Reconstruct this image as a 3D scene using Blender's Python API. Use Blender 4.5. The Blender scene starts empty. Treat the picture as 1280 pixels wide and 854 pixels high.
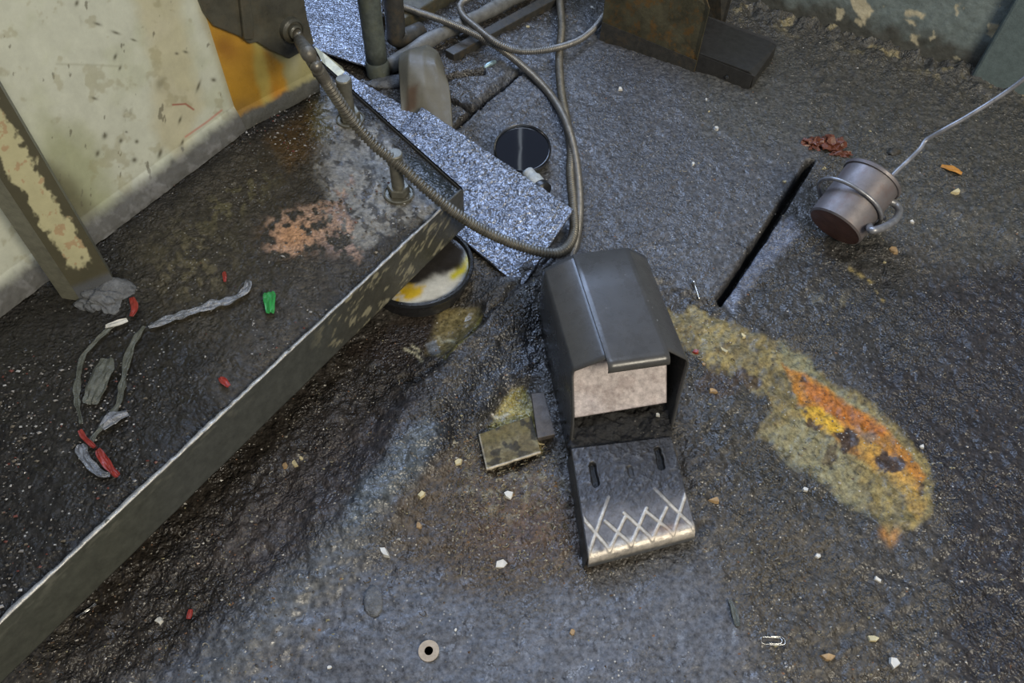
import bpy, bmesh, math, random
import numpy as np
from mathutils import Vector, Matrix
rnd = random.Random(7)
SC = bpy.context.scene
COL = SC.collection

# ------------------------------------------------------------------ camera
F = 950.0; CX, CY = 640.0, 427.0; H = 1.0
_nad = np.array([-28.0, -726.0, -F]); _nad /= np.linalg.norm(_nad)
_up = -_nad
_Y = np.array([0, 0, -1.0]); _Y = _Y - _Y.dot(_up) * _up; _Y /= np.linalg.norm(_Y)
_X = np.cross(_Y, _up)
R = np.array([_X, _Y, _up]); CAM = np.array([0, 0, H])

def P(px, py, z=0.0):
    """where the sight line through a pixel meets the height z"""
    r = R @ np.array([px - CX, -(py - CY), -F]); t = (z - H) / r[2]
    return CAM + r * t
def V(px, py, z=0.0): return Vector(P(px, py, z))
def onplane(px, py, p0, n):
    r = R @ np.array([px - CX, -(py - CY), -F])
    t = np.dot(np.array(p0) - CAM, n) / np.dot(r, n)
    return CAM + r * t
def proj(x, y, z):
    d = np.stack([x, y, z - H], -1) @ R
    w = -d[..., 2]
    w = np.where(w < 0.05, 0.05, w)
    return CX + F * d[..., 0] / w, CY - F * d[..., 1] / w

# ------------------------------------------------------------------ noise / masks
def _hash(ix, iy, seed):
    h = (ix.astype(np.int64) * 374761393 + iy.astype(np.int64) * 668265263 + seed * 69069) & 0xffffffff
    h = ((h ^ (h >> 13)) * 1274126177) & 0xffffffff
    return ((h ^ (h >> 16)) & 0xffff) / 65535.0
def vn(x, y, s, seed=0):
    x = np.asarray(x, float) / s + 1000.3; y = np.asarray(y, float) / s + 1000.7
    ix = np.floor(x); iy = np.floor(y); fx = x - ix; fy = y - iy
    fx = fx * fx * (3 - 2 * fx); fy = fy * fy * (3 - 2 * fy)
    a = _hash(ix, iy, seed); b = _hash(ix + 1, iy, seed); c = _hash(ix, iy + 1, seed); d = _hash(ix + 1, iy + 1, seed)
    return (a * (1 - fx) + b * fx) * (1 - fy) + (c * (1 - fx) + d * fx) * fy
def fbm(x, y, s, seed=0, o=4):
    t = 0; a = 1; n = 0
    for k in range(o):
        t = t + a * vn(x, y, s / 2 ** k, seed + k * 17); n += a; a *= .55
    return t / n
def sstep(a, b, x):
    t = np.clip((x - a) / (b - a), 0, 1); return t * t * (3 - 2 * t)
def polymask(px, py, poly, feather=8, warp=0, ws=25, seed=3):
    if warp:
        px = px + (fbm(px, py, ws, seed, 3) - .5) * 2 * warp
        py = py + (fbm(px, py, ws, seed + 50, 3) - .5) * 2 * warp
    poly = np.array(poly, float)
    x0, y0 = poly.min(0) - 3 * feather; x1, y1 = poly.max(0) + 3 * feather
    out = np.zeros(px.shape); sel = (px > x0) & (px < x1) & (py > y0) & (py < y1)
    if not sel.any(): return out
    X = px[sel]; Y = py[sel]; ins = np.zeros(X.shape, bool); dmin = np.full(X.shape, 1e9)
    n = len(poly)
    for i in range(n):
        ax, ay = poly[i]; bx, by = poly[(i + 1) % n]
        if ay != by:
            c = ((ay > Y) != (by > Y)) & (X < (bx - ax) * (Y - ay) / (by - ay) + ax); ins ^= c
        dx, dy = bx - ax, by - ay; L = dx * dx + dy * dy + 1e-9
        t = np.clip(((X - ax) * dx + (Y - ay) * dy) / L, 0, 1)
        dmin = np.minimum(dmin, np.hypot(X - ax - t * dx, Y - ay - t * dy))
    sd = np.where(ins, dmin, -dmin)
    out[sel] = sstep(-feather, feather, sd)
    return out
def linemask(px, py, pts, w, warp=0, ws=20, seed=5):
    if warp:
        px = px + (fbm(px, py, ws, seed, 3) - .5) * 2 * warp
        py = py + (fbm(px, py, ws, seed + 50, 3) - .5) * 2 * warp
    dmin = np.full(px.shape, 1e9)
    for (ax, ay), (bx, by) in zip(pts[:-1], pts[1:]):
        dx, dy = bx - ax, by - ay; L = dx * dx + dy * dy + 1e-9
        t = np.clip(((px - ax) * dx + (py - ay) * dy) / L, 0, 1)
        dmin = np.minimum(dmin, np.hypot(px - ax - t * dx, py - ay - t * dy))
    return np.exp(-(dmin / w) ** 2)
def spot(px, py, cx, cy, rx, ry=None, ang=0):
    ry = ry or rx; a = math.radians(ang)
    dx = px - cx; dy = py - cy
    u = dx * math.cos(a) + dy * math.sin(a); v = -dx * math.sin(a) + dy * math.cos(a)
    return np.exp(-((u / rx) ** 2 + (v / ry) ** 2))
class Paint:
    def __init__(s, shape, base, wet):
        s.c = np.empty(shape + (4,)); s.c[..., :3] = base; s.c[..., 3] = wet
    def mix(s, m, col=None, wet=None):
        m = np.clip(m, 0, 1)
        if col is not None: s.c[..., :3] += (np.array(col) - s.c[..., :3]) * m[..., None]
        if wet is not None: s.c[..., 3] += (wet - s.c[..., 3]) * m
    def mul(s, f): s.c[..., :3] *= f[..., None]

# ------------------------------------------------------------------ objects
def link(o, parent=None):
    COL.objects.link(o)
    if parent is not None:
        o.parent = parent
        o.matrix_parent_inverse = Matrix.Translation(-(world_loc(parent)))
    return o
def world_loc(o):
    l = Vector(o.location)
    while o.parent: o = o.parent; l = l + Vector((0, 0, 0))
    return l
def tag(o, label=None, cat=None, group=None, kind=None):
    if label: o['label'] = label
    if cat: o['category'] = cat
    if group: o['group'] = group
    if kind: o['kind'] = kind
    return o
def empty(name, loc=(0, 0, 0)):
    o = bpy.data.objects.new(name, None); o.location = loc; o.empty_display_size = .02
    COL.objects.link(o); return o
def meshobj(name, verts, faces, mat, parent=None, smooth=False, col=None):
    me = bpy.data.meshes.new(name); me.from_pydata([tuple(v) for v in verts], [], faces)
    me.materials.append(mat)
    if smooth: me.polygons.foreach_set('use_smooth', [True] * len(me.polygons))
    if col is not None:
        at = me.color_attributes.new('tint', 'FLOAT_COLOR', 'POINT')
        at.data.foreach_set('color', np.asarray(col, dtype=np.float32).ravel())
    me.update(); o = bpy.data.objects.new(name, me)
    return link(o, parent)
def bmobj(name, bm, mat, parent=None, smooth=False):
    bmesh.ops.recalc_face_normals(bm, faces=bm.faces[:])
    me = bpy.data.meshes.new(name); bm.to_mesh(me); bm.free()
    for m in (mat if isinstance(mat, (list, tuple)) else [mat]): me.materials.append(m)
    if smooth: me.polygons.foreach_set('use_smooth', [True] * len(me.polygons))
    o = bpy.data.objects.new(name, me); return link(o, parent)
def grid(name, X, Y, Z, C, mat, parent=None, smooth=True, flip=False, thick=0, relief=None):
    n, m = X.shape
    me = bpy.data.meshes.new(name)
    co = np.stack([X, Y, Z], -1).astype(np.float32).reshape(-1, 3)
    idx = np.arange(n * m).reshape(n, m)
    q = np.stack([idx[:-1, :-1], idx[1:, :-1], idx[1:, 1:], idx[:-1, 1:]], -1).reshape(-1, 4)
    if flip: q = q[:, ::-1]
    nf = len(q)
    me.vertices.add(n * m); me.vertices.foreach_set('co', co.ravel())
    me.loops.add(nf * 4); me.loops.foreach_set('vertex_index', q.astype(np.int32).ravel())
    me.polygons.add(nf)
    me.polygons.foreach_set('loop_start', np.arange(0, nf * 4, 4, dtype=np.int32))
    me.polygons.foreach_set('loop_total', np.full(nf, 4, dtype=np.int32))
    if smooth: me.polygons.foreach_set('use_smooth', np.ones(nf, dtype=bool))
    me.update(calc_edges=True)
    at = me.color_attributes.new('tint', 'FLOAT_COLOR', 'POINT')
    at.data.foreach_set('color', C.astype(np.float32).ravel())
    ra = me.attributes.new('relief', 'FLOAT', 'POINT')
    ra.data.foreach_set('value', (np.ones(n * m) if relief is None else relief.ravel()).astype(np.float32))
    me.materials.append(mat); me.validate()
    o = bpy.data.objects.new(name, me); link(o, parent)
    if thick:
        md = o.modifiers.new('s', 'SOLIDIFY'); md.thickness = thick; md.offset = -1
    return o
def solid(o, t, off=-1):
    md = o.modifiers.new('s', 'SOLIDIFY'); md.thickness = t; md.offset = off; return o
def bevel(o, w, seg=2):
    md = o.modifiers.new('b', 'BEVEL'); md.width = w; md.segments = seg; md.limit_method = 'ANGLE'; return o
def catmull(pts, step):
    pts = [Vector(p) for p in pts]; pts = [pts[0] * 2 - pts[1]] + pts + [pts[-1] * 2 - pts[-2]]
    out = []
    for i in range(1, len(pts) - 2):
        p0, p1, p2, p3 = pts[i - 1:i + 3]; n = max(2, int((p2 - p1).length / step))
        for k in range(n):
            t = k / n
            out.append(.5 * ((2 * p1) + (p2 - p0) * t + (2 * p0 - 5 * p1 + 4 * p2 - p3) * t * t + (3 * p1 - p0 - 3 * p2 + p3) * t ** 3))
    out.append(pts[-2]); return out
def tube(name, path, rad, mat, parent=None, seg=14, caps=True, flat=1.0):
    """rad: number or function of arc length"""
    vs = []; fs = []; n = len(path); s = 0
    t0 = (path[1] - path[0]).normalized(); nrm = t0.orthogonal().normalized()
    for i, p in enumerate(path):
        t = ((path[min(i + 1, n - 1)] - path[max(i - 1, 0)])).normalized()
        nrm = (nrm - t * nrm.dot(t)).normalized(); b = t.cross(nrm)
        if i: s += (p - path[i - 1]).length
        r = rad(s) if callable(rad) else rad
        for k in range(seg):
            a = 2 * math.pi * k / seg
            vs.append(p + nrm * (r * math.cos(a)) + b * (r * flat * math.sin(a)))
    for i in range(n - 1):
        for k in range(seg):
            fs.append((i * seg + k, i * seg + (k + 1) % seg, (i + 1) * seg + (k + 1) % seg, (i + 1) * seg + k))
    if caps: fs.append(tuple(range(seg))[::-1]); fs.append(tuple((n - 1) * seg + k for k in range(seg)))
    return meshobj(name, vs, fs, mat, parent, smooth=True)
def resample(path, step):
    out = [path[0]]; acc = 0
    for a, b in zip(path[:-1], path[1:]):
        L = (b - a).length; d = step - acc
        while d <= L: out.append(a.lerp(b, d / L)); d += step
        acc = L - (d - step)
    return out
def lathe(name, prof, mat, parent=None, seg=40, M=None, smooth=True, cap=True):
    vs = []; fs = []
    for r, z in prof:
        for k in range(seg):
            a = 2 * math.pi * k / seg; vs.append(Vector((r * math.cos(a), r * math.sin(a), z)))
    for i in range(len(prof) - 1):
        for k in range(seg):
            fs.append((i * seg + k, i * seg + (k + 1) % seg, (i + 1) * seg + (k + 1) % seg, (i + 1) * seg + k))
    if cap and prof[0][0] > 1e-6: fs.append(tuple(range(seg))[::-1])
    if cap and prof[-1][0] > 1e-6: fs.append(tuple((len(prof) - 1) * seg + k for k in range(seg)))
    if M is not None: vs = [M @ v for v in vs]
    o = meshobj(name, vs, fs, mat, parent, smooth=smooth)
    if smooth:
        md = o.modifiers.new('e', 'EDGE_SPLIT'); md.split_angle = math.radians(35)
    return o
def prism(name, pts, z0, z1, mat, parent=None, bev=0):
    bm = bmesh.new()
    a = [bm.verts.new((p[0], p[1], z0)) for p in pts]; b = [bm.verts.new((p[0], p[1], z1)) for p in pts]
    bm.faces.new(a[::-1]); bm.faces.new(b); n = len(pts)
    for i in range(n): bm.faces.new((a[i], a[(i + 1) % n], b[(i + 1) % n], b[i]))
    o = bmobj(name, bm, mat, parent)
    if bev: bevel(o, bev)
    return o
def slab3(name, pts, off, mat, parent=None, bev=0):
    """polygon of 3-D points given thickness by the vector off"""
    bm = bmesh.new(); off = Vector(off)
    a = [bm.verts.new(Vector(p)) for p in pts]; b = [bm.verts.new(Vector(p) + off) for p in pts]
    bm.faces.new(a); bm.faces.new(b[::-1]); n = len(pts)
    for i in range(n): bm.faces.new((a[i], b[i], b[(i + 1) % n], a[(i + 1) % n]))
    o = bmobj(name, bm, mat, parent)
    if bev: bevel(o, bev)
    return o

# ------------------------------------------------------------------ materials
def grime(name, col=None, rough=(.25, .6), bump=.4, bscale=120, metallic=0, var=.5, vscale=70, specks=0, sscale=260,
          speckcol=(.5, .47, .4), spec=.5, bdist=.002, rust=0, rustcol=(.2, .08, .03), fine=1.0, lumpy=0):
    m = bpy.data.materials.new(name); m.use_nodes = True; nt = m.node_tree; N = nt.nodes; Lk = nt.links
    bs = N['Principled BSDF']; tc = N.new('ShaderNodeTexCoord'); ob = tc.outputs['Object']
    def noise(scale, det=6, ro=.65):
        n = N.new('ShaderNodeTexNoise'); n.inputs['Scale'].default_value = scale; n.inputs['Detail'].default_value = det
        n.inputs['Roughness'].default_value = ro; Lk.new(ob, n.inputs['Vector']); return n.outputs['Fac']
    def mr(src, a, b, c, d):
        n = N.new('ShaderNodeMapRange'); Lk.new(src, n.inputs[0])
        for i, v in enumerate((a, b, c, d)): n.inputs[i + 1].default_value = v
        return n.outputs[0]
    def mixc(f, a, b, mode='MIX'):
        n = N.new('ShaderNodeMix'); n.data_type = 'RGBA'; n.blend_type = mode
        if isinstance(f, (int, float)): n.inputs[0].default_value = f
        else: Lk.new(f, n.inputs[0])
        for i, s in ((6, a), (7, b)):
            if isinstance(s, tuple): n.inputs[i].default_value = (*s, 1)[:4]
            else: Lk.new(s, n.inputs[i])
        return n.outputs[2]
    def math_(op, a, b):
        n = N.new('ShaderNodeMath'); n.operation = op
        for i, s in enumerate((a, b)):
            if isinstance(s, (int, float)): n.inputs[i].default_value = s
            else: Lk.new(s, n.inputs[i])
        return n.outputs[0]
    if col is None:
        at = N.new('ShaderNodeAttribute'); at.attribute_name = 'tint'; base = at.outputs['Color']; wet = at.outputs['Alpha']
    else:
        rgb = N.new('ShaderNodeRGB'); rgb.outputs[0].default_value = (*col, 1); base = rgb.outputs[0]; wet = None
    nv = noise(vscale, 8, .72)
    f = mr(nv, .32, .68, 1 - var, 1 + var)
    vm = N.new('ShaderNodeVectorMath'); vm.operation = 'SCALE'; Lk.new(base, vm.inputs[0]); Lk.new(f, vm.inputs['Scale'])
    c = vm.outputs[0]
    if rust:
        c = mixc(math_('MULTIPLY', mr(noise(35, 8, .7), .5, .62, 0, 1), rust), c, rustcol)
    if specks:
        vo = N.new('ShaderNodeTexVoronoi'); vo.inputs['Scale'].default_value = sscale; Lk.new(ob, vo.inputs['Vector'])
        sep = N.new('ShaderNodeSeparateColor'); Lk.new(vo.outputs['Color'], sep.inputs[0])
        near = mr(vo.outputs['Distance'], .22, .34, 1, 0)
        pick = mr(sep.outputs[0], 1 - specks, 1 - specks * .8, 0, 1)
        clump = mr(noise(9, 3, .5), .42, .6, .15, 1)
        fac = math_('MULTIPLY', math_('MULTIPLY', near, pick), clump)
        tone = mixc(sep.outputs[1], speckcol, (speckcol[0] * .35, speckcol[1] * .3, speckcol[2] * .25))
        c = mixc(fac, c, tone)
    Lk.new(c, bs.inputs['Base Color'])
    r = mr(noise(45, 6, .7), .35, .65, rough[0], rough[1])
    if wet is not None:
        r = math_('MULTIPLY', r, mr(wet, 0, 1, 1.25, .38))
    Lk.new(r, bs.inputs['Roughness'])
    bs.inputs['Metallic'].default_value = metallic
    bs.inputs['Specular IOR Level'].default_value = spec
    if lumpy:
        vo2 = N.new('ShaderNodeTexVoronoi'); vo2.feature = 'SMOOTH_F1'; vo2.inputs['Scale'].default_value = bscale * 1.5; vo2.inputs['Smoothness'].default_value = .6
        Lk.new(ob, vo2.inputs['Vector'])
        h = math_('ADD', noise(bscale, 2.5, .6), math_('MULTIPLY', vo2.outputs['Distance'], -.55 * lumpy))
    else:
        h = math_('ADD', noise(bscale, 8, .7), math_('MULTIPLY', noise(bscale * 3.2, 4, .6), .5 * fine))
    bu = N.new('ShaderNodeBump'); bu.inputs['Strength'].default_value = bump; bu.inputs['Distance'].default_value = bdist
    if lumpy:
        ra = N.new('ShaderNodeAttribute'); ra.attribute_name = 'relief'; Lk.new(math_('MULTIPLY', ra.outputs['Fac'], bump), bu.inputs['Strength'])
    Lk.new(h, bu.inputs['Height']); Lk.new(bu.outputs[0], bs.inputs['Normal'])
    return m
def glossy(name, col, rough=.1, metallic=0, spec=.5):
    m = bpy.data.materials.new(name); m.use_nodes = True; nt = m.node_tree; bs = nt.nodes['Principled BSDF']
    no = nt.nodes.new('ShaderNodeTexNoise'); no.inputs['Scale'].default_value = 60
    tc = nt.nodes.new('ShaderNodeTexCoord'); nt.links.new(tc.outputs['Object'], no.inputs['Vector'])
    r = nt.nodes.new('ShaderNodeMapRange'); nt.links.new(no.outputs[0], r.inputs[0])
    r.inputs[3].default_value = rough * .6; r.inputs[4].default_value = rough * 1.4
    nt.links.new(r.outputs[0], bs.inputs['Roughness'])
    bs.inputs['Base Color'].default_value = (*col, 1); bs.inputs['Metallic'].default_value = metallic
    bs.inputs['Specular IOR Level'].default_value = spec
    return m

M_floor = grime('oily_floor', rough=(.24, .66), bump=.9, bscale=150, var=.75, vscale=130, specks=.12, sscale=240, bdist=.0048, spec=.47, lumpy=1)
M_tray = grime('tray_grime', spec=.32, rough=(.26, .72), bump=.9, lumpy=1, bscale=130, var=.65, vscale=110, specks=.10, sscale=230, speckcol=(.4, .4, .38), bdist=.005)
M_paint = grime('old_paint', rough=(.3, .5), bump=.12, bscale=60, var=.10, vscale=30, bdist=.002)
M_face = grime('skirt_steel', rough=(.35, .6), bump=.2, bscale=90, var=.25, vscale=60, bdist=.002)
M_sheet = grime('oily_sheet', rough=(.22, .45), bump=1.0, bscale=110, metallic=.6, var=.5, vscale=120, bdist=.0055, lumpy=1)
M_wall = grime('wall_paint', rough=(.45, .75), bump=.5, bscale=50, var=.22, vscale=50, bdist=.003)
M_dark = grime('dark_steel', (.05, .048, .042), rough=(.35, .6), bump=.3, var=.35, rust=.35, rustcol=(.10, .065, .025))
M_olive = grime('olive_steel', (.085, .08, .055), rough=(.3, .55), bump=.3, var=.4, rust=.4, rustcol=(.13, .075, .02))
M_cover = grime('cover_steel', (.072, .069, .052), rough=(.25, .5), bump=.25, var=.35, vscale=25, rust=.2, rustcol=(.12, .09, .05))
M_hood = grime('hood_paint', (.062, .060, .056), rough=(.24, .34), bump=.08, bscale=140, var=.15, vscale=40, specks=.012, sscale=190, speckcol=(.6, .6, .58), spec=.5)
M_flap = grime('flap_steel', (.42, .37, .36), rough=(.4, .6), bump=.5, bscale=160, var=.35, vscale=110, metallic=.2, rust=.4, rustcol=(.16, .11, .10))
M_tread = grime('tread_metal', rough=(.3, .55), bump=.4, bscale=130, var=.35, vscale=100, metallic=.45)
M_sludge = grime('black_sludge', (.02, .019, .018), rough=(.3, .7), bump=1.0, bscale=110, var=.6, bdist=.004, specks=.04)
M_hose = grime('hose_metal', (.22, .21, .19), rough=(.3, .5), bump=.15, var=.3, vscale=80, metallic=.6)
M_hoseoil = grime('hose_oily', (.15, .14, .115), rough=(.3, .55), bump=.2, var=.35, vscale=60, metallic=.5)
M_pipe = grime('pipe_grime', (.10, .115, .10), rough=(.35, .6), bump=.3, var=.4, vscale=60, rust=.3, rustcol=(.13, .13, .07))
M_pipegrey = grime('pipe_grey', (.16, .16, .15), rough=(.35, .6), bump=.4, var=.35, vscale=60)
M_bolt = grime('bolt_grime', (.16, .155, .125), rough=(.35, .55), bump=.25, var=.3, metallic=.4)
M_cyl = grime('weight_steel', (.19, .172, .172), rough=(.40, .55), bump=.12, var=.25, vscale=35, metallic=.35, rust=.45, rustcol=(.12, .07, .055))
M_cylend = grime('weight_rust', (.16, .075, .055), rough=(.45, .65), bump=.25, var=.3, vscale=40)
M_rod = grime('rod_steel', (.30, .30, .31), rough=(.3, .5), bump=.15, var=.3, metallic=.6)
M_black = grime('black_rubber', (.02, .02, .021), rough=(.25, .4), bump=.2, var=.3)
M_glass = glossy('gauge_glass', (.006, .008, .014), .05, 0, .9)
M_rim = glossy('rim_chrome', (.30, .30, .30), .22, 1)
M_white = grime('white_chip', (.62, .60, .54), rough=(.5, .8), bump=.3, var=.2)
M_cream = grime('cream_chip', (.55, .47, .27), rough=(.5, .8), bump=.3, var=.3)
M_tan = grime('tan_chip', (.36, .24, .12), rough=(.5, .8), bump=.3, var=.4)
M_orange = grime('orange_chip', (.50, .22, .03), rough=(.4, .7), bump=.3, var=.3)
M_red = grime('red_plastic', (.26, .03, .02), rough=(.3, .5), bump=.2, var=.3)
M_green = grime('green_plastic', (.03, .26, .06), rough=(.2, .4), bump=.3, var=.3)
M_film = grime('dirty_film', (.10, .105, .085), rough=(.18, .4), bump=.6, bscale=60, var=.4, bdist=.004)
M_foil = grime('foil', (.27, .28, .30), rough=(.2, .4), bump=.8, bscale=70, var=.4, metallic=.6, bdist=.004)
M_rag = grime('rag_card', (.19, .17, .12), rough=(.45, .7), bump=.2, bscale=40, var=.25, vscale=20)
M_copper = grime('rust_wad', (.15, .05, .028), rough=(.15, .4), bump=.5, var=.4)
M_clip = glossy('clip_wire', (.6, .6, .58), .25, 1)
M_washer = grime('washer', (.40, .32, .23), rough=(.45, .6), bump=.2, var=.25, metallic=.2)
M_lid = grime('pail_lid', rough=(.3, .5), bump=.3, bscale=60, var=.15)
M_card = grime('oily_card', rough=(.55, .8), bump=.6, var=.5, vscale=120, spec=.3)
M_grit = grime('grit', rough=(.35, .8), bump=.2, var=.2)
M_worn = grime('worn_edge', (.46, .45, .42), rough=(.3, .5), bump=.5, var=.35, metallic=.5)

# ------------------------------------------------------------------ floor
SLOT = [(1010, 200), (1019, 199), (984, 258), (903, 378), (896, 373), (952, 290)]
RIDGE = [(690, 345), (655, 370), (612, 415), (565, 465), (530, 520), (492, 585), (430, 665), (350, 745), (250, 880)]
TZ = .15
wallA = P(985, 26); wallB = P(1250, 104)
wdir = (wallB - wallA)[:2]; wdir /= np.linalg.norm(wdir); wn = np.array([wdir[1], -wdir[0]])  # towards the room
def floor_h(x, y, full=True):
    x = np.asarray(x, float); y = np.asarray(y, float)
    px, py = proj(x, y, np.zeros_like(x))
    rough = np.ones_like(x)
    smooth = np.maximum(polymask(px, py, [(330, 900), (470, 740), (640, 720), (880, 690), (960, 760), (930, 900)], 40), 0)
    upper = polymask(px, py, [(655, 330), (700, 40), (1000, 60), (1020, 200), (895, 372), (830, 350)], 20)
    rough = 1 - .72 * smooth - .45 * upper
    h = (fbm(x, y, .09, 1, 3) - .5) * .010 * (1 - .5 * upper)
    h = h + (fbm(x, y, .024, 9, 3) - .5) * .010 * rough
    if full: h = h + (fbm(x, y, .010, 21, 2) - .5) * .0055 * (rough + .1)
    # lower level in front of the floor plate
    low = polymask(px, py, [(655, 350), (830, 350), (893, 380), (1010, 200), (1060, 215), (1400, 350), (1500, 1000), (-400, 1000), (-400, 700), (300, 450), (560, 340)], 4, 3, 30)
    h = h - .008 * low
    rd = linemask(px, py, RIDGE, 42, 10, 40)
    fade = 1 - sstep(560, 800, py) * .7
    h = h + .036 * rd * fade
    crack = linemask(px, py, [(688, 335), (640, 372), (598, 415), (548, 458), (520, 478), (505, 470)], 5, 5, 18)
    h = h - .010 * crack
    pud = polymask(px, py, [(480, 400), (540, 375), (600, 385), (600, 410), (550, 450), (500, 455), (430, 440)], 10, 5)
    h = h * (1 - pud * .75) - .006 * pud
    hole = polymask(px, py, [(600, 520), (630, 475), (668, 470), (690, 560), (610, 590)], 12, 6)
    h = h - .014 * hole
    h = h - .05 * polymask(px, py, SLOT, 2.0, 1.5, 14)
    # grooves between the little floor tiles behind the bag
    for g in ([(553, 120), (592, 138), (622, 112), (655, 84)], [(592, 138), (572, 157), (545, 172)], [(556, 96), (604, 90)]):
        h = h - .022 * linemask(px, py, g, 2.6, 1, 12)
    h = h - .014 * linemask(px, py, [(600, 128), (640, 92)], 5, 1, 12)
    # grime banked against the wall
    d = (x - wallA[0]) * wn[0] + (y - wallA[1]) * wn[1]
    bank = np.exp(-np.clip(d, -1, 9) / .055) * (d > -.05)
    h = h + bank * (.012 + .05 * (fbm(x, y, .03, 40, 4) - .35))
    h = h + .016 * polymask(px, py, [(1005, 175), (1040, 165), (1062, 180), (1050, 198), (1012, 196)], 6, 3) * 0
    return h
step = .0025
xs = np.arange(-1.42, 1.42, step); ys = np.arange(.02, 2.12, step)
XX, YY = np.meshgrid(xs, ys, indexing='ij')
HH = floor_h(XX, YY)
px, py = proj(XX, YY, np.zeros_like(XX))
pt = Paint(XX.shape, (.056, .051, .045), .5)
big = fbm(XX, YY, .25, 77, 3); med = fbm(XX, YY, .05, 88, 4); sm = fbm(XX, YY, .014, 99, 3)
pt.mix(sstep(.45, .65, med) * .6, (.075, .066, .052))
# warm brown-black floor left of the ridge
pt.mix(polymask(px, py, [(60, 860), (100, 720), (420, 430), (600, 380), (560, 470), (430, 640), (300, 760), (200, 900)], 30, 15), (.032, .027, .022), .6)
pt.mix(polymask(px, py, [(250, 690), (420, 520), (520, 500), (480, 600), (330, 740)], 30, 15) * .75, (.062, .052, .048), .3)
# upper floor plate: greyer
pt.mix(polymask(px, py, [(560, 60), (760, 20), (1010, 100), (1020, 200), (893, 376), (820, 350), (660, 345), (600, 140)], 18, 8), (.085, .085, .088), .62)
pt.mix(polymask(px, py, [(850, 80), (1010, 20), (1300, 110), (1300, 330), (1120, 300), (1020, 190), (880, 180)], 30, 15) * .8, (.078, .074, .062), .25)
# bottom: smooth grey trodden film
pt.mix(polymask(px, py, [(60, 900), (320, 760), (430, 690), (540, 700), (640, 745), (740, 730), (900, 670), (930, 760), (1010, 900)], 30, 18), (.088, .090, .098), .35)
pt.mix(polymask(px, py, [(350, 720), (520, 560), (500, 630), (420, 740), (340, 800), (260, 880), (200, 880)], 25, 12) * .7, (.088, .093, .096), .35)
pt.mix(polymask(px, py, [(470, 620), (560, 540), (690, 600), (720, 720), (600, 740), (500, 700)], 30, 15) * .8, (.075, .055, .036), .15)
pt.mix(spot(px, py, 655, 655, 75, 45) * .7, (.105, .062, .040), .1)
pt.mix(polymask(px, py, [(880, 620), (1050, 650), (1120, 860), (960, 860), (900, 730)], 30, 15) * .8, (.068, .058, .044), .2)
pt.mix(polymask(px, py, [(1020, 380), (1400, 300), (1400, 860), (1200, 860), (1180, 620), (1100, 500)], 25, 12) * .9, (.030, .027, .028), .6)
pt.mix(polymask(px, py, [(900, 380), (1030, 230), (1130, 330), (1180, 450), (1060, 450)], 25, 12) * .8, (.045, .043, .040), .8)
pt.mix(polymask(px, py, [(860, 430), (1000, 500), (1100, 660), (960, 640), (880, 560)], 20, 14) * .8, (.042, .038, .030), .45)
pt.mix(polymask(px, py, [(600, 445), (650, 362), (676, 370), (680, 470), (640, 470), (600, 520), (560, 570), (520, 590), (545, 530)], 12, 9) * .9, (.018, .018, .019), .9)
pt.mix(spot(px, py, 635, 375, 22, 30) * .7, (.05, .045, .036), .3)
# bluish sheen painted into the floor colour: ridge slope, slot edge
pt.mix(polymask(px, py, [(455, 610), (500, 560), (535, 535), (550, 545), (530, 590), (480, 640), (430, 670)], 12, 9) * .8, (.085, .10, .11), .95)

pt.mix(spot(px, py, 620, 470, 50, 14, -50) * .6, (.06, .065, .075), .9)
pt.mix(polymask(px, py, [(905, 372), (950, 300), (990, 265), (1000, 290), (945, 345), (918, 385)], 6, 4), (.12, .13, .16), .9)
# stain on the right
n1 = fbm(px, py, 26, 5, 4); n2 = fbm(px, py, 10, 15, 3)
st = polymask(px, py, [(830, 384), (872, 385), (920, 400), (962, 428), (1005, 447), (1040, 475), (1085, 500), (1122, 528), (1160, 570), (1170, 625), (1150, 655), (1118, 672), (1095, 640), (1052, 600), (1000, 575), (968, 550), (948, 545), (962, 500), (930, 470), (890, 455), (850, 430)], 5, 12, 22)
pt.mix(st * (.75 + .25 * n2), (.20, .155, .062), -.1)
pt.mix(st * sstep(.48, .6, n1) * .6, (.28, .215, .08), -.2)
pt.mix(st * sstep(.50, .62, n2) * .6, (.09, .072, .035))
fr = polymask(px, py, [(975, 425), (1010, 440), (1030, 470), (1075, 500), (1120, 540), (1100, 550), (1030, 500), (980, 460)], 4, 7, 12)
pt.mix(fr * .8, (.20, .185, .10), 0)
pt.mix(polymask(px, py, [(952, 540), (1000, 520), (1060, 560), (1090, 640), (1000, 580)], 6, 10, 14) * .7, (.22, .20, .11), 0)
orr = polymask(px, py, [(980, 453), (1010, 464), (1050, 492), (1095, 520), (1120, 545), (1160, 590), (1150, 612), (1110, 585), (1060, 560), (1020, 520), (995, 490)], 3, 4, 10)
pt.mix(orr * (.7 + .3 * sstep(.4, .55, n1)), (.37, .155, .025), -.1)
pt.mix(polymask(px, py, [(1005, 470), (1060, 500), (1110, 535), (1105, 545), (1050, 520), (1010, 490)], 3, 3, 10) * .7, (.33, .10, .02), 0)
pt.mix(polymask(px, py, [(1002, 508), (1030, 505), (1060, 530), (1050, 545), (1010, 522)], 3, 3, 8) * .9, (.50, .30, .03))
pt.mix(polymask(px, py, [(1070, 540), (1110, 560), (1150, 600), (1160, 640), (1150, 650), (1120, 600), (1080, 570)], 4, 6, 10) * .6, (.40, .24, .05))
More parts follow.
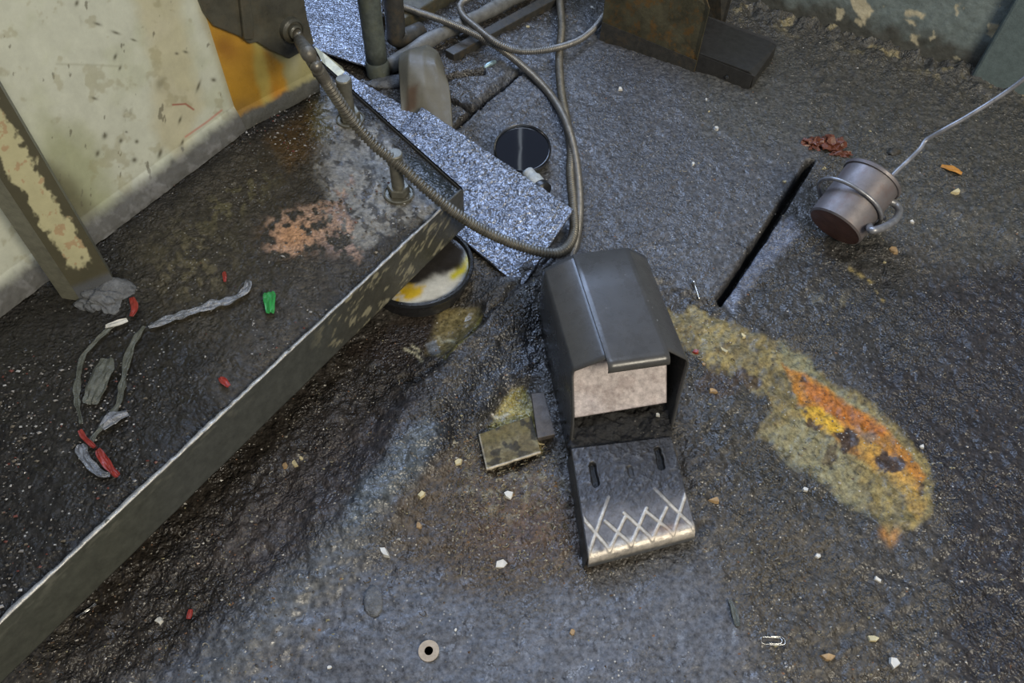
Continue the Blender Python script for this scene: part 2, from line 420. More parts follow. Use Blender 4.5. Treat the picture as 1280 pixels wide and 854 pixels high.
for (a, b, r1, r2, an, s) in ((1058, 545, 18, 16, 30, 1), (1118, 575, 26, 12, 15, 1), (1022, 528, 14, 7, 40, .9), (1040, 565, 16, 8, 60, .7), (1008, 470, 6, 3, 0, .8), (905, 425, 16, 11, 0, .5), (930, 470, 20, 12, 30, .8), (1153, 610, 6, 9, 0, .8), (898, 480, 30, 22, 0, .6)):
    pt.mix(sstep(.35, .6, spot(px + (n1 - .5) * 30, py + (n2 - .5) * 30, a, b, r1, r2, an)) * s, (.055, .036, .026), .5)
pt.mix(polymask(px, py, [(1078, 540), (1092, 534), (1100, 546), (1086, 552)], 3, 2, 8) * .8, (.17, .13, .10))
pt.mix(linemask(px, py, [(1108, 664), (1118, 672), (1122, 664)], 6, 3) * .8, (.40, .19, .06))
pt.mix(sstep(.6, .8, spot(px, py, 895, 420, 30, 22) * .7 + n2 * .5) * .5, (.28, .23, .10))
pt.mix(linemask(px, py, [(1066, 332), (1095, 352), (1106, 372)], 2.2, 3) * sstep(.35, .6, n2), (.26, .20, .08))
pt.mix(spot(px, py, 1040, 375, 26, 10) * sstep(.45, .65, n2), (.17, .155, .11))
# oil puddle
pud = polymask(px, py, [(540, 402), (560, 380), (598, 388), (602, 405), (580, 425), (548, 452), (530, 440)], 4, 5)
pt.mix(pud, (.18, .145, .065), .9)
pt.mix(polymask(px, py, [(430, 440), (490, 395), (545, 378), (545, 440), (500, 460)], 8, 6) * .8, (.035, .027, .022), .9)
pt.mix(linemask(px, py, [(556, 452), (575, 440), (590, 424), (601, 404)], 2.5, 3), (.26, .22, .06), .9)
pt.mix(polymask(px, py, [(532, 428), (545, 424), (552, 440), (540, 445)], 2, 2), (.13, .14, .15), 1)
for c in ([(548, 420), (552, 427), (560, 424), (567, 427)], [(505, 432), (520, 440), (527, 452)], [(515, 428), (524, 436)]):
    pt.mix(linemask(px, py, c, 2, 2), (.36, .33, .22), .6)
# yellowish patch in the hollow beside the pedal
pt.mix(polymask(px, py, [(610, 530), (622, 500), (640, 478), (660, 480), (668, 500), (680, 560), (640, 548)], 4, 6), (.28, .225, .07), .8)
pt.mix(polymask(px, py, [(640, 482), (655, 476), (662, 488), (655, 500), (640, 498)], 2, 3), (.26, .21, .06), .8)
pt.mix(sstep(.55, .7, n2) * polymask(px, py, [(580, 560), (700, 560), (705, 650), (560, 640)], 15, 10) * .6, (.20, .18, .12), .3)
pt.mix(linemask(px, py, [(616, 510), (625, 512), (634, 508), (628, 515)], 2.2, 1.5), (.40, .37, .27), .4)
pt.mix(linemask(px, py, [(647, 515), (643, 524), (647, 532), (653, 530)], 1.6, 1), (.33, .28, .16), .4)
# behind: lumpy wet area around the pipes
pt.mix(polymask(px, py, [(380, -40), (760, -60), (700, 30), (600, 100), (520, 160), (400, 120)], 20, 8) * .85, (.055, .05, .045), .8)
pt.mix(polymask(px, py, [(600, 60), (745, 10), (745, 120), (620, 120)], 15, 8) * .7, (.11, .115, .125), .7)
# wall foot
d = (XX - wallA[0]) * wn[0] + (YY - wallA[1]) * wn[1]
pt.mix(sstep(.10, .02, d) * .9, (.070, .066, .055), .2)
pt.mix(sstep(.10, .0, d) * sstep(.6, .7, fbm(XX, YY, .03, 61, 3)), (.24, .20, .11))
pt.mul(.72 + .56 * sm); pt.mul(.85 + .3 * big)
for g_ in ([(553, 120), (592, 138), (622, 112), (655, 84)], [(592, 138), (572, 157), (545, 172)], [(556, 96), (604, 90)], [(600, 128), (645, 90)]):
    pt.mix(linemask(px, py, g_, 2.6, 1) * .9, (.010, .010, .010), .1)
for g_ in ([(838, 356), (862, 372), (890, 388), (897, 378)], [(430, 497), (440, 502), (450, 509)], [(918, 300), (935, 312), (952, 302)], [(560, 300), (590, 345)], [(690, 345), (665, 358), (640, 372)]):
    pt.mix(linemask(px, py, g_, 1.6, 2) * .85, (.012, .011, .010), .2)
pt.mix(np.clip(polymask(px, py, SLOT, 3), 0, 1), (.006, .006, .006), 0)
pt.mix(linemask(px, py, [(688, 335), (640, 372), (598, 415), (548, 458), (520, 478)], 3, 4) * .7, (.015, .013, .012))
px, py = proj(XX, YY, np.zeros_like(XX))
rel = .55 + .6 * sstep(.38, .62, med)
rel = rel * (1 - .74 * polymask(px, py, [(60, 900), (300, 770), (430, 690), (540, 710), (640, 750), (740, 720), (890, 670), (930, 760), (980, 900)], 40, 20))
rel = rel * (1 - .45 * polymask(px, py, [(560, 60), (760, 20), (1010, 100), (1020, 200), (893, 376), (820, 350), (660, 345), (600, 140)], 18, 8) * sstep(.35, .6, big))
rel = rel * (1 - .35 * polymask(px, py, [(300, 740), (520, 560), (500, 640), (420, 740), (340, 800)], 25, 12))
rel = rel * (1 - .75 * st) * (1 - .8 * pud)
rel = rel * (1 + .3 * polymask(px, py, [(560, 600), (620, 360), (680, 360), (690, 560), (600, 640)], 20, 10))
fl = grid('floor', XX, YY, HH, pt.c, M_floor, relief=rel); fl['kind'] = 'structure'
def fz(x, y): return float(floor_h(np.array([x]), np.array([y]))[0])
def on(px_, py_, dz=0):
    q = P(px_, py_); z = fz(q[0], q[1])
    q = P(px_, py_, z + dz); return Vector(q)
# ------------------------------------------------------------------ wall at the right
def surf_grid(A, B, h, nx, nz, z0=0.0):
    s = np.linspace(0, 1, nx); t = np.linspace(0, 1, nz); S, T = np.meshgrid(s, t, indexing='ij')
    X = A[0] + (B[0] - A[0]) * S; Y = A[1] + (B[1] - A[1]) * S; Z = z0 + h * T
    return S, T, X, Y, Z
wp0 = np.array([wallA[0], wallA[1]]) - wdir * .95; wp1 = np.array([wallA[0], wallA[1]]) + wdir * 1.1
S, T, X, Y, Z = surf_grid(wp0, wp1, .9, 700, 300, -.02)
px, py = proj(X, Y, Z)
disp = (fbm(S * 2, Z, .05, 6, 4) - .5) * .006 + (fbm(S * 2, Z, .015, 16, 3) - .5) * .002
X2 = X + wn[0] * disp; Y2 = Y + wn[1] * disp
pt = Paint(X.shape, (.19, .23, .225), .3)
pt.mul(.85 + .3 * fbm(S * 2, Z, .12, 4, 3))
edge = sstep(.09, .03, Z + (fbm(S * 2, Z, .03, 44, 3) - .5) * .07)
pt.mix(edge * .9, (.075, .072, .060), .3)
for poly in ([(1062, -6), (1080, -4), (1092, 14), (1080, 30), (1074, 20), (1066, 8)], [(1048, 10), (1054, 10), (1053, 25), (1047, 25)],
             [(1132, 13), (1157, 17), (1156, 23), (1132, 20)], [(1132, 22), (1140, 26), (1146, 33), (1138, 31)], [(1140, 42), (1149, 44), (1147, 56), (1138, 50)],
             [(1160, 47), (1167, 40), (1169, 45), (1163, 50)], [(1072, 22), (1080, 25), (1076, 31), (1070, 27)], [(1196, 6), (1199, 4), (1196, 18), (1193, 16)], [(1072, 48), (1085, 50), (1092, 60), (1074, 58)],
             [(1235, 30), (1250, 34), (1246, 48), (1232, 42)], [(1020, -20), (1034, -16), (1030, -4), (1018, -8)]):
    pt.mix(polymask(px, py, poly, 1.5, 4, 7), (.58, .52, .36), .1)
pt.mix(sstep(.82, .86, fbm(S * 2, Z, .022, 33, 3)) * .8, (.45, .42, .30))
pt.mix(linemask(px, py, [(1098, 55), (1148, 75), (1215, 92)], 2) * .6, (.05, .06, .06))
wl = grid('wall_right', X2, Y2, Z, pt.c, M_wall, flip=True, thick=.12)
wl['kind'] = 'structure'
wl.modifiers['s'].offset = 1
# corner pilaster of the wall
q0 = P(1204, 95)[:2]; s0 = float(np.dot(q0 - wallA[:2], wdir))
pa = wallA[:2] + wdir * (s0 + .015) + wn * .03; pb = pa + wdir * .5
tr = prism('trim_1', [pa, pb, pb - wn * .05, pa - wn * .05], -.02, .9, grime('pilaster_paint', (.13, .17, .17), rough=(.45, .7), bump=.4, var=.2), None, .006)
tr['kind'] = 'structure'

S, T, X, Y, Z = surf_grid(np.array([-1.42, 2.10]), np.array([.30, 2.10]), .42, 200, 50, -.03)
pt = Paint(X.shape, (.17, .20, .195), .3); pt.mul(.8 + .4 * fbm(X, Z, .1, 4, 3)); pt.mix(sstep(.12, .03, Z), (.07, .07, .06))
wb = grid('wall_back', X, Y + (fbm(X, Z, .05, 6, 3) - .5) * .006, Z, pt.c, M_wall, flip=True, thick=.05); wb['kind'] = 'structure'; wb.modifiers['s'].offset = 1
# ------------------------------------------------------------------ machine: base plate, skirt, column
mach = empty('machine_base', tuple(P(300, 420, 0) * [1, 1, 0]))
tag(mach, 'heavy machine foot with greasy steel base plate and stained cream painted column', 'machine')
T1 = P(-60, 835, TZ)[:2]; T2 = P(552, 262, TZ)[:2]; T3 = P(579, 236, TZ)[:2]; T4 = P(470, 138, TZ)[:2]
# the front edge is one straight line from T1 to T3
e = (T3 - T1); EL = np.linalg.norm(e); e /= EL; en = np.array([e[1], -e[0]])   # outwards
g = T4 - T3; g = g / np.linalg.norm(g)
T3b = T3 + g * 1.1
n1_, n2_ = 620, 330
s = np.linspace(0, 1, n1_); t = np.linspace(0, 1, n2_); S, T = np.meshgrid(s, t, indexing='ij')
X = T1[0] + (T3[0] - T1[0]) * S + g[0] * .95 * T; Y = T1[1] + (T3[1] - T1[1]) * S + g[1] * .95 * T
px, py = proj(X, Y, np.full_like(X, TZ))
Zt = TZ - .003 + (fbm(X, Y, .04, 2, 3) - .5) * .006 + (fbm(X, Y, .013, 12, 3) - .5) * .005
edge_d = np.minimum(T * .95, (1 - S) * EL)
Zt = np.where(edge_d < .004, TZ, Zt); Zt = Zt - .004 * sstep(.03, .006, edge_d) * (edge_d >= .004)
n1 = fbm(px, py, 26, 5, 4); n2 = fbm(px, py, 9, 15, 3)
pt = Paint(X.shape, (.022, .020, .017), .42)
pt.mix(polymask(px, py, [(150, 300), (300, 180), (420, 140), (560, 250), (420, 380), (330, 470), (200, 400)], 30, 15), (.042, .036, .026), .3)
pt.mix(polymask(px, py, [(250, 480), (380, 330), (480, 280), (380, 420), (300, 520)], 20, 10) * .8, (.060, .053, .043), .05)
pt.mix(spot(px, py, 240, 330, 50, 40) * sstep(.45, .6, n2) * .7, (.13, .11, .06))
pt.mix(spot(px, py, 290, 250, 60, 20, -35) * sstep(.5, .62, n2) * .7, (.12, .105, .05))
lt = polymask(px, py, [(395, 150), (410, 115), (480, 165), (560, 250), (500, 285), (460, 310), (410, 270), (400, 220)], 8, 12, 20)
pt.mix(lt * (1 - .85 * sstep(.52, .6, n2)), (.20, .19, .165), .15)
pk = polymask(px, py, [(345, 262), (400, 255), (440, 215), (430, 260), (460, 300), (450, 325), (400, 300), (360, 318), (330, 308), (332, 275)], 6, 10, 16)
pt.mix(pk * sstep(.40, .54, n2), (.30, .20, .14), .2)
pt.mix(spot(px, py, 366, 293, 26, 17) * sstep(.36, .5, n2) * 1.2, (.42, .23, .12), .2)
pt.mix(spot(px, py, 425, 305, 22, 12) * sstep(.36, .5, n2), (.24, .17, .14), .3)
pt.mix(polymask(px, py, [(330, 175), (395, 130), (405, 185), (360, 210)], 10, 8) * .8, (.075, .045, .018), .8)
pt.mix(polymask(px, py, [(505, 190), (530, 200), (590, 240), (560, 262), (520, 232)], 8, 5), (.03, .035, .036), .95)
pt.mix(spot(px, py, 400, 150, 14, 30) * .8, (.09, .075, .02), .8)
pt.mul(.65 + .7 * n1)
base_top = grid('base_plate', X, Y, Zt, pt.c, M_tray, mach, flip=True, relief=(.8 - .5 * lt) * (.6 + .7 * sstep(.35, .65, n1)))
# body of the plate under the surface
def off(p, a, b): return p + e * a + en * b
body = [T1 - en * .004, T3 - en * .004 - e * .004, T3 + g * .95 - e * .004, T1 + g * .95]
prism('plate_body', body, TZ - .07, TZ - .012, M_dark, mach)
# skirt (front face)
S, T, X, Y, Z = surf_grid(T1, T3, .088, 500, 40, TZ - .088)
px, py = proj(X, Y, Z)
rj = (fbm(S * EL, Z, .03, 8, 3) - .5) * .0015
X2 = X + en[0] * rj; Y2 = Y + en[1] * rj
Ztop = Z + np.where(T > .95, (fbm(S * EL, Z * 0, .02, 18, 3) - .5) * .004, 0)
n2 = fbm(S * EL, Z, .02, 25, 4); n3 = fbm(S * EL * .6, Z * 1.6, .009, 35, 3)
pt = Paint(X.shape, (.062, .066, .060), .25)
pt.mix(sstep(250, 130, px) * .6, (.062, .064, .045))
pt.mix(sstep(390, 460, px) * .7, (.05, .047, .036), .4)
fl_ = sstep(.55, .68, fbm((S * EL * 1.0 + Z * .9) * .55, Z * 1.5 - S * EL * .8, .014, 45, 5)) * sstep(380, 430, px) * sstep(575, 550, px)
pt.mix(fl_ * .85, (.27, .25, .17), .2)
pt.mix(sstep(.6, .95, T) * sstep(.5, .7, n3) * sstep(330, 300, px) * .5, (.15, .15, .12))
skirt = grid('front_skirt', X2, Y2, Ztop, pt.c, M_face, mach, thick=.004)
# right short side of the plate, turned away
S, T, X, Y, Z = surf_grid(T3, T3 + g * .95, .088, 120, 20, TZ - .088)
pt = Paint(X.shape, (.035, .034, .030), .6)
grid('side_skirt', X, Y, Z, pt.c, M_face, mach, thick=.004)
# worn bright lip
lipv = []; lipf = []; nL = 420
for i in range(nL):
    s_ = i / (nL - 1) * .955; p = T1 + e * EL * s_; w_ = .0016 + .0022 * vn(s_ * EL, 0, .02, 70) * (1.5 if s_ < .6 else .7) + (.0022 if .2 < s_ < .42 else 0) * vn(s_ * EL, 3, .05, 71)
    jz = (vn(s_ * EL, 1, .008, 72) - .5) * .0024
    for a_, z_ in ((.0015, -.001), (.0015, .0008 + jz), (-w_, .0012 + jz), (-w_, -.003)):
        q = p + en * a_; lipv.append((q[0], q[1], TZ + z_ + .0005))
for i in range(nL - 1):
    for k in range(4): lipf.append((i * 4 + k, i * 4 + (k + 1) % 4, (i + 1) * 4 + (k + 1) % 4, (i + 1) * 4 + k))
lp = meshobj('worn_lip', lipv, lipf, M_worn, mach, smooth=True); lp['label'] = 'bright worn bare metal edge'

# column
cB = P(112, 302, TZ)[:2]; cC = P(301, 160, TZ)[:2]; cD = P(396, 110, TZ)[:2]
cdir = (cC - cB) / np.linalg.norm(cC - cB); cn = np.array([cdir[1], -cdir[0]])
cA = cB - cdir * .25
ddir = (cD - cC) / np.linalg.norm(cD - cC); dn = np.array([ddir[1], -ddir[0]])
cE = cD + np.array([-cn[0], -cn[1]]) * .45; cG = cA - cn * .45
CT = .70
prism('column_core', [cA - cn * .004, cC - cn * .003 - dn * .003, cD - dn * .004 - ddir * .003, cE, cG], TZ - .01, CT, M_dark, mach)
S, T, X, Y, Z = surf_grid(cA, cC, CT - TZ, 420, 520, TZ - .002)
px, py = proj(X, Y, Z)
n1 = fbm(px, py, 60, 5, 4); n2 = fbm(px, py, 12, 15, 4); n3 = fbm(px * 1.3, py * .5, 9, 25, 3)
pt = Paint(X.shape, (.56, .585, .46), .35)
pt.mix(sstep(.42, .62, n1) * .5, (.64, .66, .58))
pt.mix(polymask(px, py, [(160, -20), (225, -20), (235, 60), (250, 130), (230, 200), (200, 190), (190, 80)], 12, 12, 30) * .55, (.52, .46, .27))
pt.mix(polymask(px, py, [(60, 150), (110, 170), (150, 250), (140, 300), (60, 260)], 25, 15) * .75, (.34, .36, .20))
pt.mix(polymask(px, py, [(60, 200), (95, 225), (135, 290), (105, 310), (60, 280)], 14, 4) * .8, (.13, .12, .07))  # shade in the inner corner behind the post, painted into the face
pt.mix(polymask(px, py, [(240, -20), (256, -20), (300, 140), (296, 158), (270, 80)], 5, 4) * .6, (.42, .36, .20))
pt.mix(sstep(.79, .83, n3) * .7, (.14, .13, .09))
pt.mix(sstep(.64, .74, fbm(px, py, 20, 65, 4)) * .4, (.33, .30, .17))
for a, b, c_, d_ in ((122, 30, 6, 2), (145, 41, 7, 2), (167, 50, 5, 1.5), (118, 123, 5, 2), (150, 85, 2, 4), (144, 71, 2.5, 5), (267, 100, 4, 3), (158, 165, 2, 1.5), (131, 170, 4, 5), (122, 192, 3, 5), (200, 192, 3, 8), (213, 202, 4, 5), (151, 176, 3, 4), (225, 150, 2, 6), (171, 177, 3, 3), (228, 178, 2, 5), (232, 65, 4, 2), (248, 108, 2, 9), (221, 67, 3, 2), (96, 4, 3, 5), (168, 200, 4, 4)):
    pt.mix(spot(px, py, a, b, c_ * .8, d_ * .8, 20) * .9, (.10, .095, .06))
pt.mix(linemask(px, py, [(216, 131), (232, 130), (242, 137)], 1.1) * .9, (.32, .05, .03))
pt.mix(linemask(px, py, [(232, 171), (258, 153), (277, 138)], 1.3) * .7, (.55, .18, .14))
pt.mix(linemask(px, py, [(71, 80), (110, 81), (150, 83)], 1.5) * .4, (.35, .35, .25))
for a, b in ((95, 30), (200, 105), (190, 185), (160, 140), (180, 30)): pt.mix(spot(px, py, a, b, 5, 8, 20) * sstep(.5, .6, n2) * .6, (.2, .19, .12))
foot = sstep(.050, .022, Z - TZ + (n2 - .5) * .014)
pt.mix(foot, (.13, .13, .125), .75); pt.mix(foot * sstep(.5, .65, n2) * .6, (.22, .22, .22), .8)
bl = np.where(Z - TZ < .045, np.cos(np.clip((Z - TZ) / .045, 0, 1) * 1.57) * .012 + (n2 - .5) * .004 * foot, 0)
grid('cream_panel', X + cn[0] * bl, Y + cn[1] * bl, Z, pt.c, M_paint, mach)['label'] = 'scratched cream painted face'
S, T, X, Y, Z = surf_grid(cC, cD, CT - TZ, 200, 520, TZ - .002)
px, py = proj(X, Y, Z)
n1 = fbm(px, py, 30, 5, 4); n2 = fbm(px, py, 10, 15, 4)
pt = Paint(X.shape, (.36, .33, .16), .5)
pt.mix(polymask(px, py, [(255, 20), (300, 30), (350, 80), (360, 110), (345, 140), (290, 165), (270, 100)], 6, 8), (.50, .27, .035), .6)
pt.mix(polymask(px, py, [(318, 50), (330, 50), (332, 90), (345, 130), (330, 130), (316, 90)], 5, 5) * .8, (.50, .42, .12))
pt.mix(spot(px, py, 282, 60, 20, 14, 45) * .7, (.24, .10, .02)); pt.mix(spot(px, py, 338, 70, 7, 25, -10) * .6, (.26, .15, .04))
pt.mix(spot(px, py, 300, 140, 25, 16, -20) * .7, (.24, .15, .05)); pt.mix(spot(px, py, 345, 118, 10, 14) * .5, (.50, .18, .02))
pt.mix(spot(px, py, 368, 75, 8, 22) * .7, (.40, .39, .26)); pt.mul(.8 + .4 * n1)
foot = sstep(.030, .020, Z - TZ + (n2 - .5) * .008)
pt.mix(foot, (.10, .10, .09), .6)
bl = np.where(Z - TZ < .034, np.cos(np.clip((Z - TZ) / .034, 0, 1) * 1.57) * .010 + (n2 - .5) * .004 * foot, 0)
grid('side_panel', X + dn[0] * bl, Y + dn[1] * bl, Z, pt.c, M_paint, mach)['label'] = 'panel side soaked orange with old oil'
# dark cover plate bolted over the upper part of the side panel
p0 = np.array([*(cC + dn * .010), 0]); nn = np.array([*dn, 0])
cov = [onplane(a, b, p0, nn) for a, b in ((256, 16), (268, 33), (300, 46), (312, 55), (322, 53), (336, 62), (362, 74), (376, 66), (393, 55), (384, 20), (366, -90), (215, -90))]
slab3('cover_plate', cov, -nn * .009, M_cover, mach, .002)['label'] = 'dark greasy cover plate'
rib = [onplane(a, b, p0 + nn * .008, nn) for a, b in ((292, -80), (306, -60), (318, 30), (318, 50), (306, 50))]
slab3('cover_rib', rib, -nn * .008, M_cover, mach, .002)
# right corner angle with the two dark strips
ca = cD; prism('corner_angle', [ca - ddir * .004 + dn * .004, ca + ddir * .005 + dn * .004, ca + ddir * .005 - cn * .03, ca - ddir * .004 - dn * .002], TZ, CT, M_dark, mach, .001)
# socket for the hose
so = Vector(onplane(364, 37, p0 + nn * .004, nn)); sn = Vector(nn)
rotm = sn.to_track_quat('Z', 'Y').to_matrix().to_4x4()
lathe('hose_socket', [(.021, -.004), (.021, .006), (.017, .010), (.017, .007), (.012, .007), (.012, .014), (.009, .016), (.009, .006)], M_cover, mach, 32, Matrix.Translation(so) @ rotm)
# flaking cream post in front of the column
pr = P(146, 357, TZ)[:2]; pl = P(108, 372, TZ)[:2]
pd = (pr - pl) / np.linalg.norm(pr - pl); pn = np.array([pd[1], -pd[0]])
po0 = pr - pd * .052
S, T, X, Y, Z = surf_grid(po0, pr, .70 - TZ, 70, 500, TZ - .002)
px, py = proj(X, Y, Z)
pt = Paint(X.shape, (.085, .078, .048), .4)
pm = sstep(.18, .26, S + (fbm(px, py, 14, 31, 4) - .5) * .35) * sstep(.84, .74, S + (fbm(px, py, 10, 41, 4) - .5) * .35) * sstep(.050, .068, Z - TZ + (fbm(px, py, 8, 51, 3) - .5) * .04)
pt.mix(pm, (.50, .47, .28), .2); pt.mix(pm * sstep(.62, .7, fbm(px, py, 8, 71, 3)) * .6, (.40, .22, .12))
pt.mix(sstep(.035, .02, Z - TZ), (.10, .105, .11), .7)
grid('post_face', X, Y, Z, pt.c, M_paint, mach)['label'] = 'post face with flaking cream paint'
prism('post', [po0 - pn * .001, pr - pn * .001, pr - pn * .05, po0 - pn * .05 - pd * .0, po0 - pn * .022 - pd * .022], TZ - .01, .70, grime('post_paint', (.17, .165, .12), rough=(.35, .6), bump=.2, var=.25), mach, .001)
# lump of grey grime round the post foot
def blob(name, c, rx, ry, rz, mat, parent=None, seed=1, amp=.35, rot=0, sub=4, sc=.6):
    bm = bmesh.new(); bmesh.ops.create_icosphere(bm, subdivisions=sub, radius=1)
    ca_, sa_ = math.cos(rot), math.sin(rot)
    for v in bm.verts:
        k = v.co; d_ = 1 + amp * (float(fbm(np.array(k.x + k.z * .5), np.array(k.y - k.z * .7), sc, seed, 3)) - .5) * 2
        x_, y_, z_ = k.x * rx * d_, k.y * ry * d_, k.z * rz * d_
        v.co = Vector(c) + Vector((x_ * ca_ - y_ * sa_, x_ * sa_ + y_ * ca_, z_))
    return bmobj(name, bm, mat, parent, smooth=True)
M_lump = grime('grey_sludge', (.14, .145, .15), rough=(.25, .5), bump=1, bscale=90, var=.5, bdist=.004)
tag(blob('sludge_lump', V(130, 374, TZ + .000), .028, .024, .012, M_lump, None, 5, .9, .4, 5, .45), 'grey greasy sludge heaped at the foot of the flaking post', 'sludge')

# levelling bolts
def bolt(px_, py_, h, r=.0105):
    c = V(px_, py_, TZ - .003)
    b = lathe('levelling_bolt', [(r, 0), (r, h - .02), (r * 1.18, h - .02), (r * 1.25, h - .002), (r * 1.1, h)], M_bolt, mach, 20, Matrix.Translation(c))
    hx = lathe('hex_nut', [(r * 1.65, .004), (r * 1.75, .006), (r * 1.75, .017), (r * 1.6, .019), (r * .9, .019)], M_bolt, b, 6, Matrix.Translation(c), smooth=False)
    ws = lathe('washer', [(.0245, -.002), (.0255, .004), (.0235, .005), (.0225, .0025), (.012, .0025)], M_bolt, b, 40, Matrix.Translation(c)); return b
bolt(499, 243, .085); bolt(438, 150, .085, .011)

# ------------------------------------------------------------------ oily steel sheets behind
def poly_sheet(name, poly3, mat, thick, colf, parent=None, res=150, seed=0, amp=.004, pxpoly=None, feather=1.2):
    """lumpy sheet: a dense patch cut to an outline. poly3 = 4 corner points (3-D), u from 0->1, v from 0->3"""
    A, B, C_, D_ = [np.array(p) for p in poly3]
    s = np.linspace(0, 1, res); S, T = np.meshgrid(s, s, indexing='ij')
    pos = (A * ((1 - S) * (1 - T))[..., None] + B * (S * (1 - T))[..., None] + C_ * (S * T)[..., None] + D_ * ((1 - S) * T)[..., None])
    X, Y, Z = pos[..., 0], pos[..., 1], pos[..., 2]
    border = np.minimum(np.minimum(S, 1 - S), np.minimum(T, 1 - T))
    Z = Z + ((fbm(X, Y, .03, seed, 3) - .5) * amp * 2 + (fbm(X, Y, .010, seed + 9, 3) - .5) * amp * 1.4) * sstep(0, .03, border)
    px, py = proj(X, Y, Z)
    pt = Paint(X.shape, (.3, .3, .3), .5); colf(pt, X, Y, px, py)
    return grid(name, X, Y, Z, pt.c, mat, parent, thick=thick)
def blue(pt, X, Y, px, py):
    n = fbm(X, Y, .02, 3, 4)
    pt.mix(np.ones_like(X), (.24, .26, .305), .6); pt.mix(sstep(.45, .65, n) * .5, (.42, .45, .52))  # blue of the window's reflection is tinted into the sheet colour
    pt.mix(sstep(620, 700, px) * sstep(.4, .6, n) * .4, (.12, .115, .10))
    pt.mix(sstep(.6, .75, fbm(X, Y, .05, 30, 4)) * .5, (.12, .125, .14))
    pt.mix(linemask(px, py, [(560, 170), (640, 215), (715, 262)], 7, 3) * .4, (.13, .125, .11))
sh = poly_sheet('steel_sheet', [V(528, 137, .030), V(717, 264, .045), V(652, 362, .012), V(470, 212, .022)], M_sheet, .006, blue, None, 220, 3, .004)
tag(sh, 'thick oily blue-grey steel sheet leaning on the floor behind the base plate', 'metal sheet')
sh2 = poly_sheet('steel_sheet', [V(352, 10, .04), V(476, -60, .02), V(480, 92, .02), V(395, 64, .03)], M_sheet, .005, blue, None, 160, 13, .003)
tag(sh2, 'pale bluish crusted metal sheet between the machine column and the vertical pipe', 'metal sheet')
sh3 = poly_sheet('steel_sheet', [V(388, 70, .020), V(440, 96, .018), V(545, 158, .014), V(520, 215, .012)], M_sheet, .004, blue, None, 120, 23, .003)
tag(sh3, 'narrow crusted metal strip running behind the levelling bolts of the base plate', 'metal strip')
M_paper = grime('paper_edge', (.62, .60, .42), rough=(.4, .7), bump=.2, var=.35, vscale=40)
pp = meshobj('paper_scrap', [V(393, 58, .040), V(404, 66, .046), V(428, 84, .046), V(431, 90, .040), V(424, 96, .036), V(410, 92, .036)], [(0, 1, 2, 3, 4, 5)], M_paper)
solid(pp, .001); tag(pp, 'torn white and yellow paper scrap sticking out beside the thick hose', 'paper')

# pipes and bars at the back
def rod(a, b, r, n=24): return [a.lerp(b, i / n) for i in range(n + 1)]
pb_ = V(472, 84, .022)
pipe = empty('floor_pipe', (pb_.x, pb_.y, 0)); tag(pipe, 'grimy green-grey vertical pipe standing behind the machine column', 'pipe')
tube('riser', catmull([pb_ + Vector((0, 0, .8)), pb_ + Vector((0, 0, .4)), pb_ + Vector((0, 0, .05)), pb_ + Vector((0, 0, .02))], .03), .0235, M_pipe, pipe, 24)
lathe('pipe_collar', [(.022, -.022), (.0255, -.018), (.0265, .010), (.0245, .018)], M_pipe, pipe, 28, Matrix.Translation(pb_))
pe = V(497, 52, .02)
pip2 = tube('floor_pipe', catmull([pe + Vector((0, 0, .7)), pe + Vector((0, 0, .1)), pe + Vector((.0, .0, .01)), pe + Vector((.05, .05, -.002))], .02), .022, M_dark, None, 20)
tag(pip2, 'dark pipe stub standing close behind the green-grey vertical pipe', 'pipe')
q = tube('floor_pipe', catmull([V(486, 84, .018), V(530, 54, .022), V(595, 22, .022), V(660, -12, .022), V(740, -60, .02)], .02), lambda s_: .0165 + .0015 * math.sin(s_ * 60), M_pipegrey, None, 18)
tag(q, 'grey pipe lying on the floor running up from the brown bag', 'pipe')
a0 = V(560, 66, .012); a1 = V(700, -10, .012)
d2 = (a1 - a0).normalized(); w2 = Vector((d2.y, -d2.x, 0))
bar = prism('angle_bar', [(a0 + w2 * .02)[:2], (a1 + w2 * .02)[:2], (a1 - w2 * .01)[:2], (a0 - w2 * .01)[:2]], -.006, .016, M_dark, None, .002)
tag(bar, 'dark flat steel bar lying beside the grey floor pipe', 'steel bar')
a0 = V(490, 38, .0); a1 = V(600, -30, .0); d2 = (a1 - a0).normalized(); w2 = Vector((d2.y, -d2.x, 0))
bm_ = prism('steel_beam', [(a0 + w2 * .03)[:2], (a1 + w2 * .03)[:2], (a1 - w2 * .03)[:2], (a0 - w2 * .03)[:2]], -.004, .035, M_olive, None, .004)
tag(bm_, 'dark brown steel beam lying at the back left of the hoses', 'steel beam')
tag(blob('sludge_lump', on(484, 84, .004), .028, .022, .016, M_lump, None, 15, .5, .2), 'pale grey sludge caked at the end of the grey floor pipe', 'sludge')
tag(blob('sludge_lump', on(490, 104, .002), .055, .018, .012, M_lump, None, 25, .5, .3), 'grey sludge roll lying at the foot of the vertical pipe', 'sludge')
cyan = blob('metal_scrap', on(613, 80, .006), .018, .006, .006, grime('teal_scrap', (.35, .48, .50), rough=(.2, .4), bump=.5, metallic=.5), None, 9, .3, .8, 3)
tag(cyan, 'small shiny blue-white metal scrap beside the flexible hose near the bag', 'scrap')
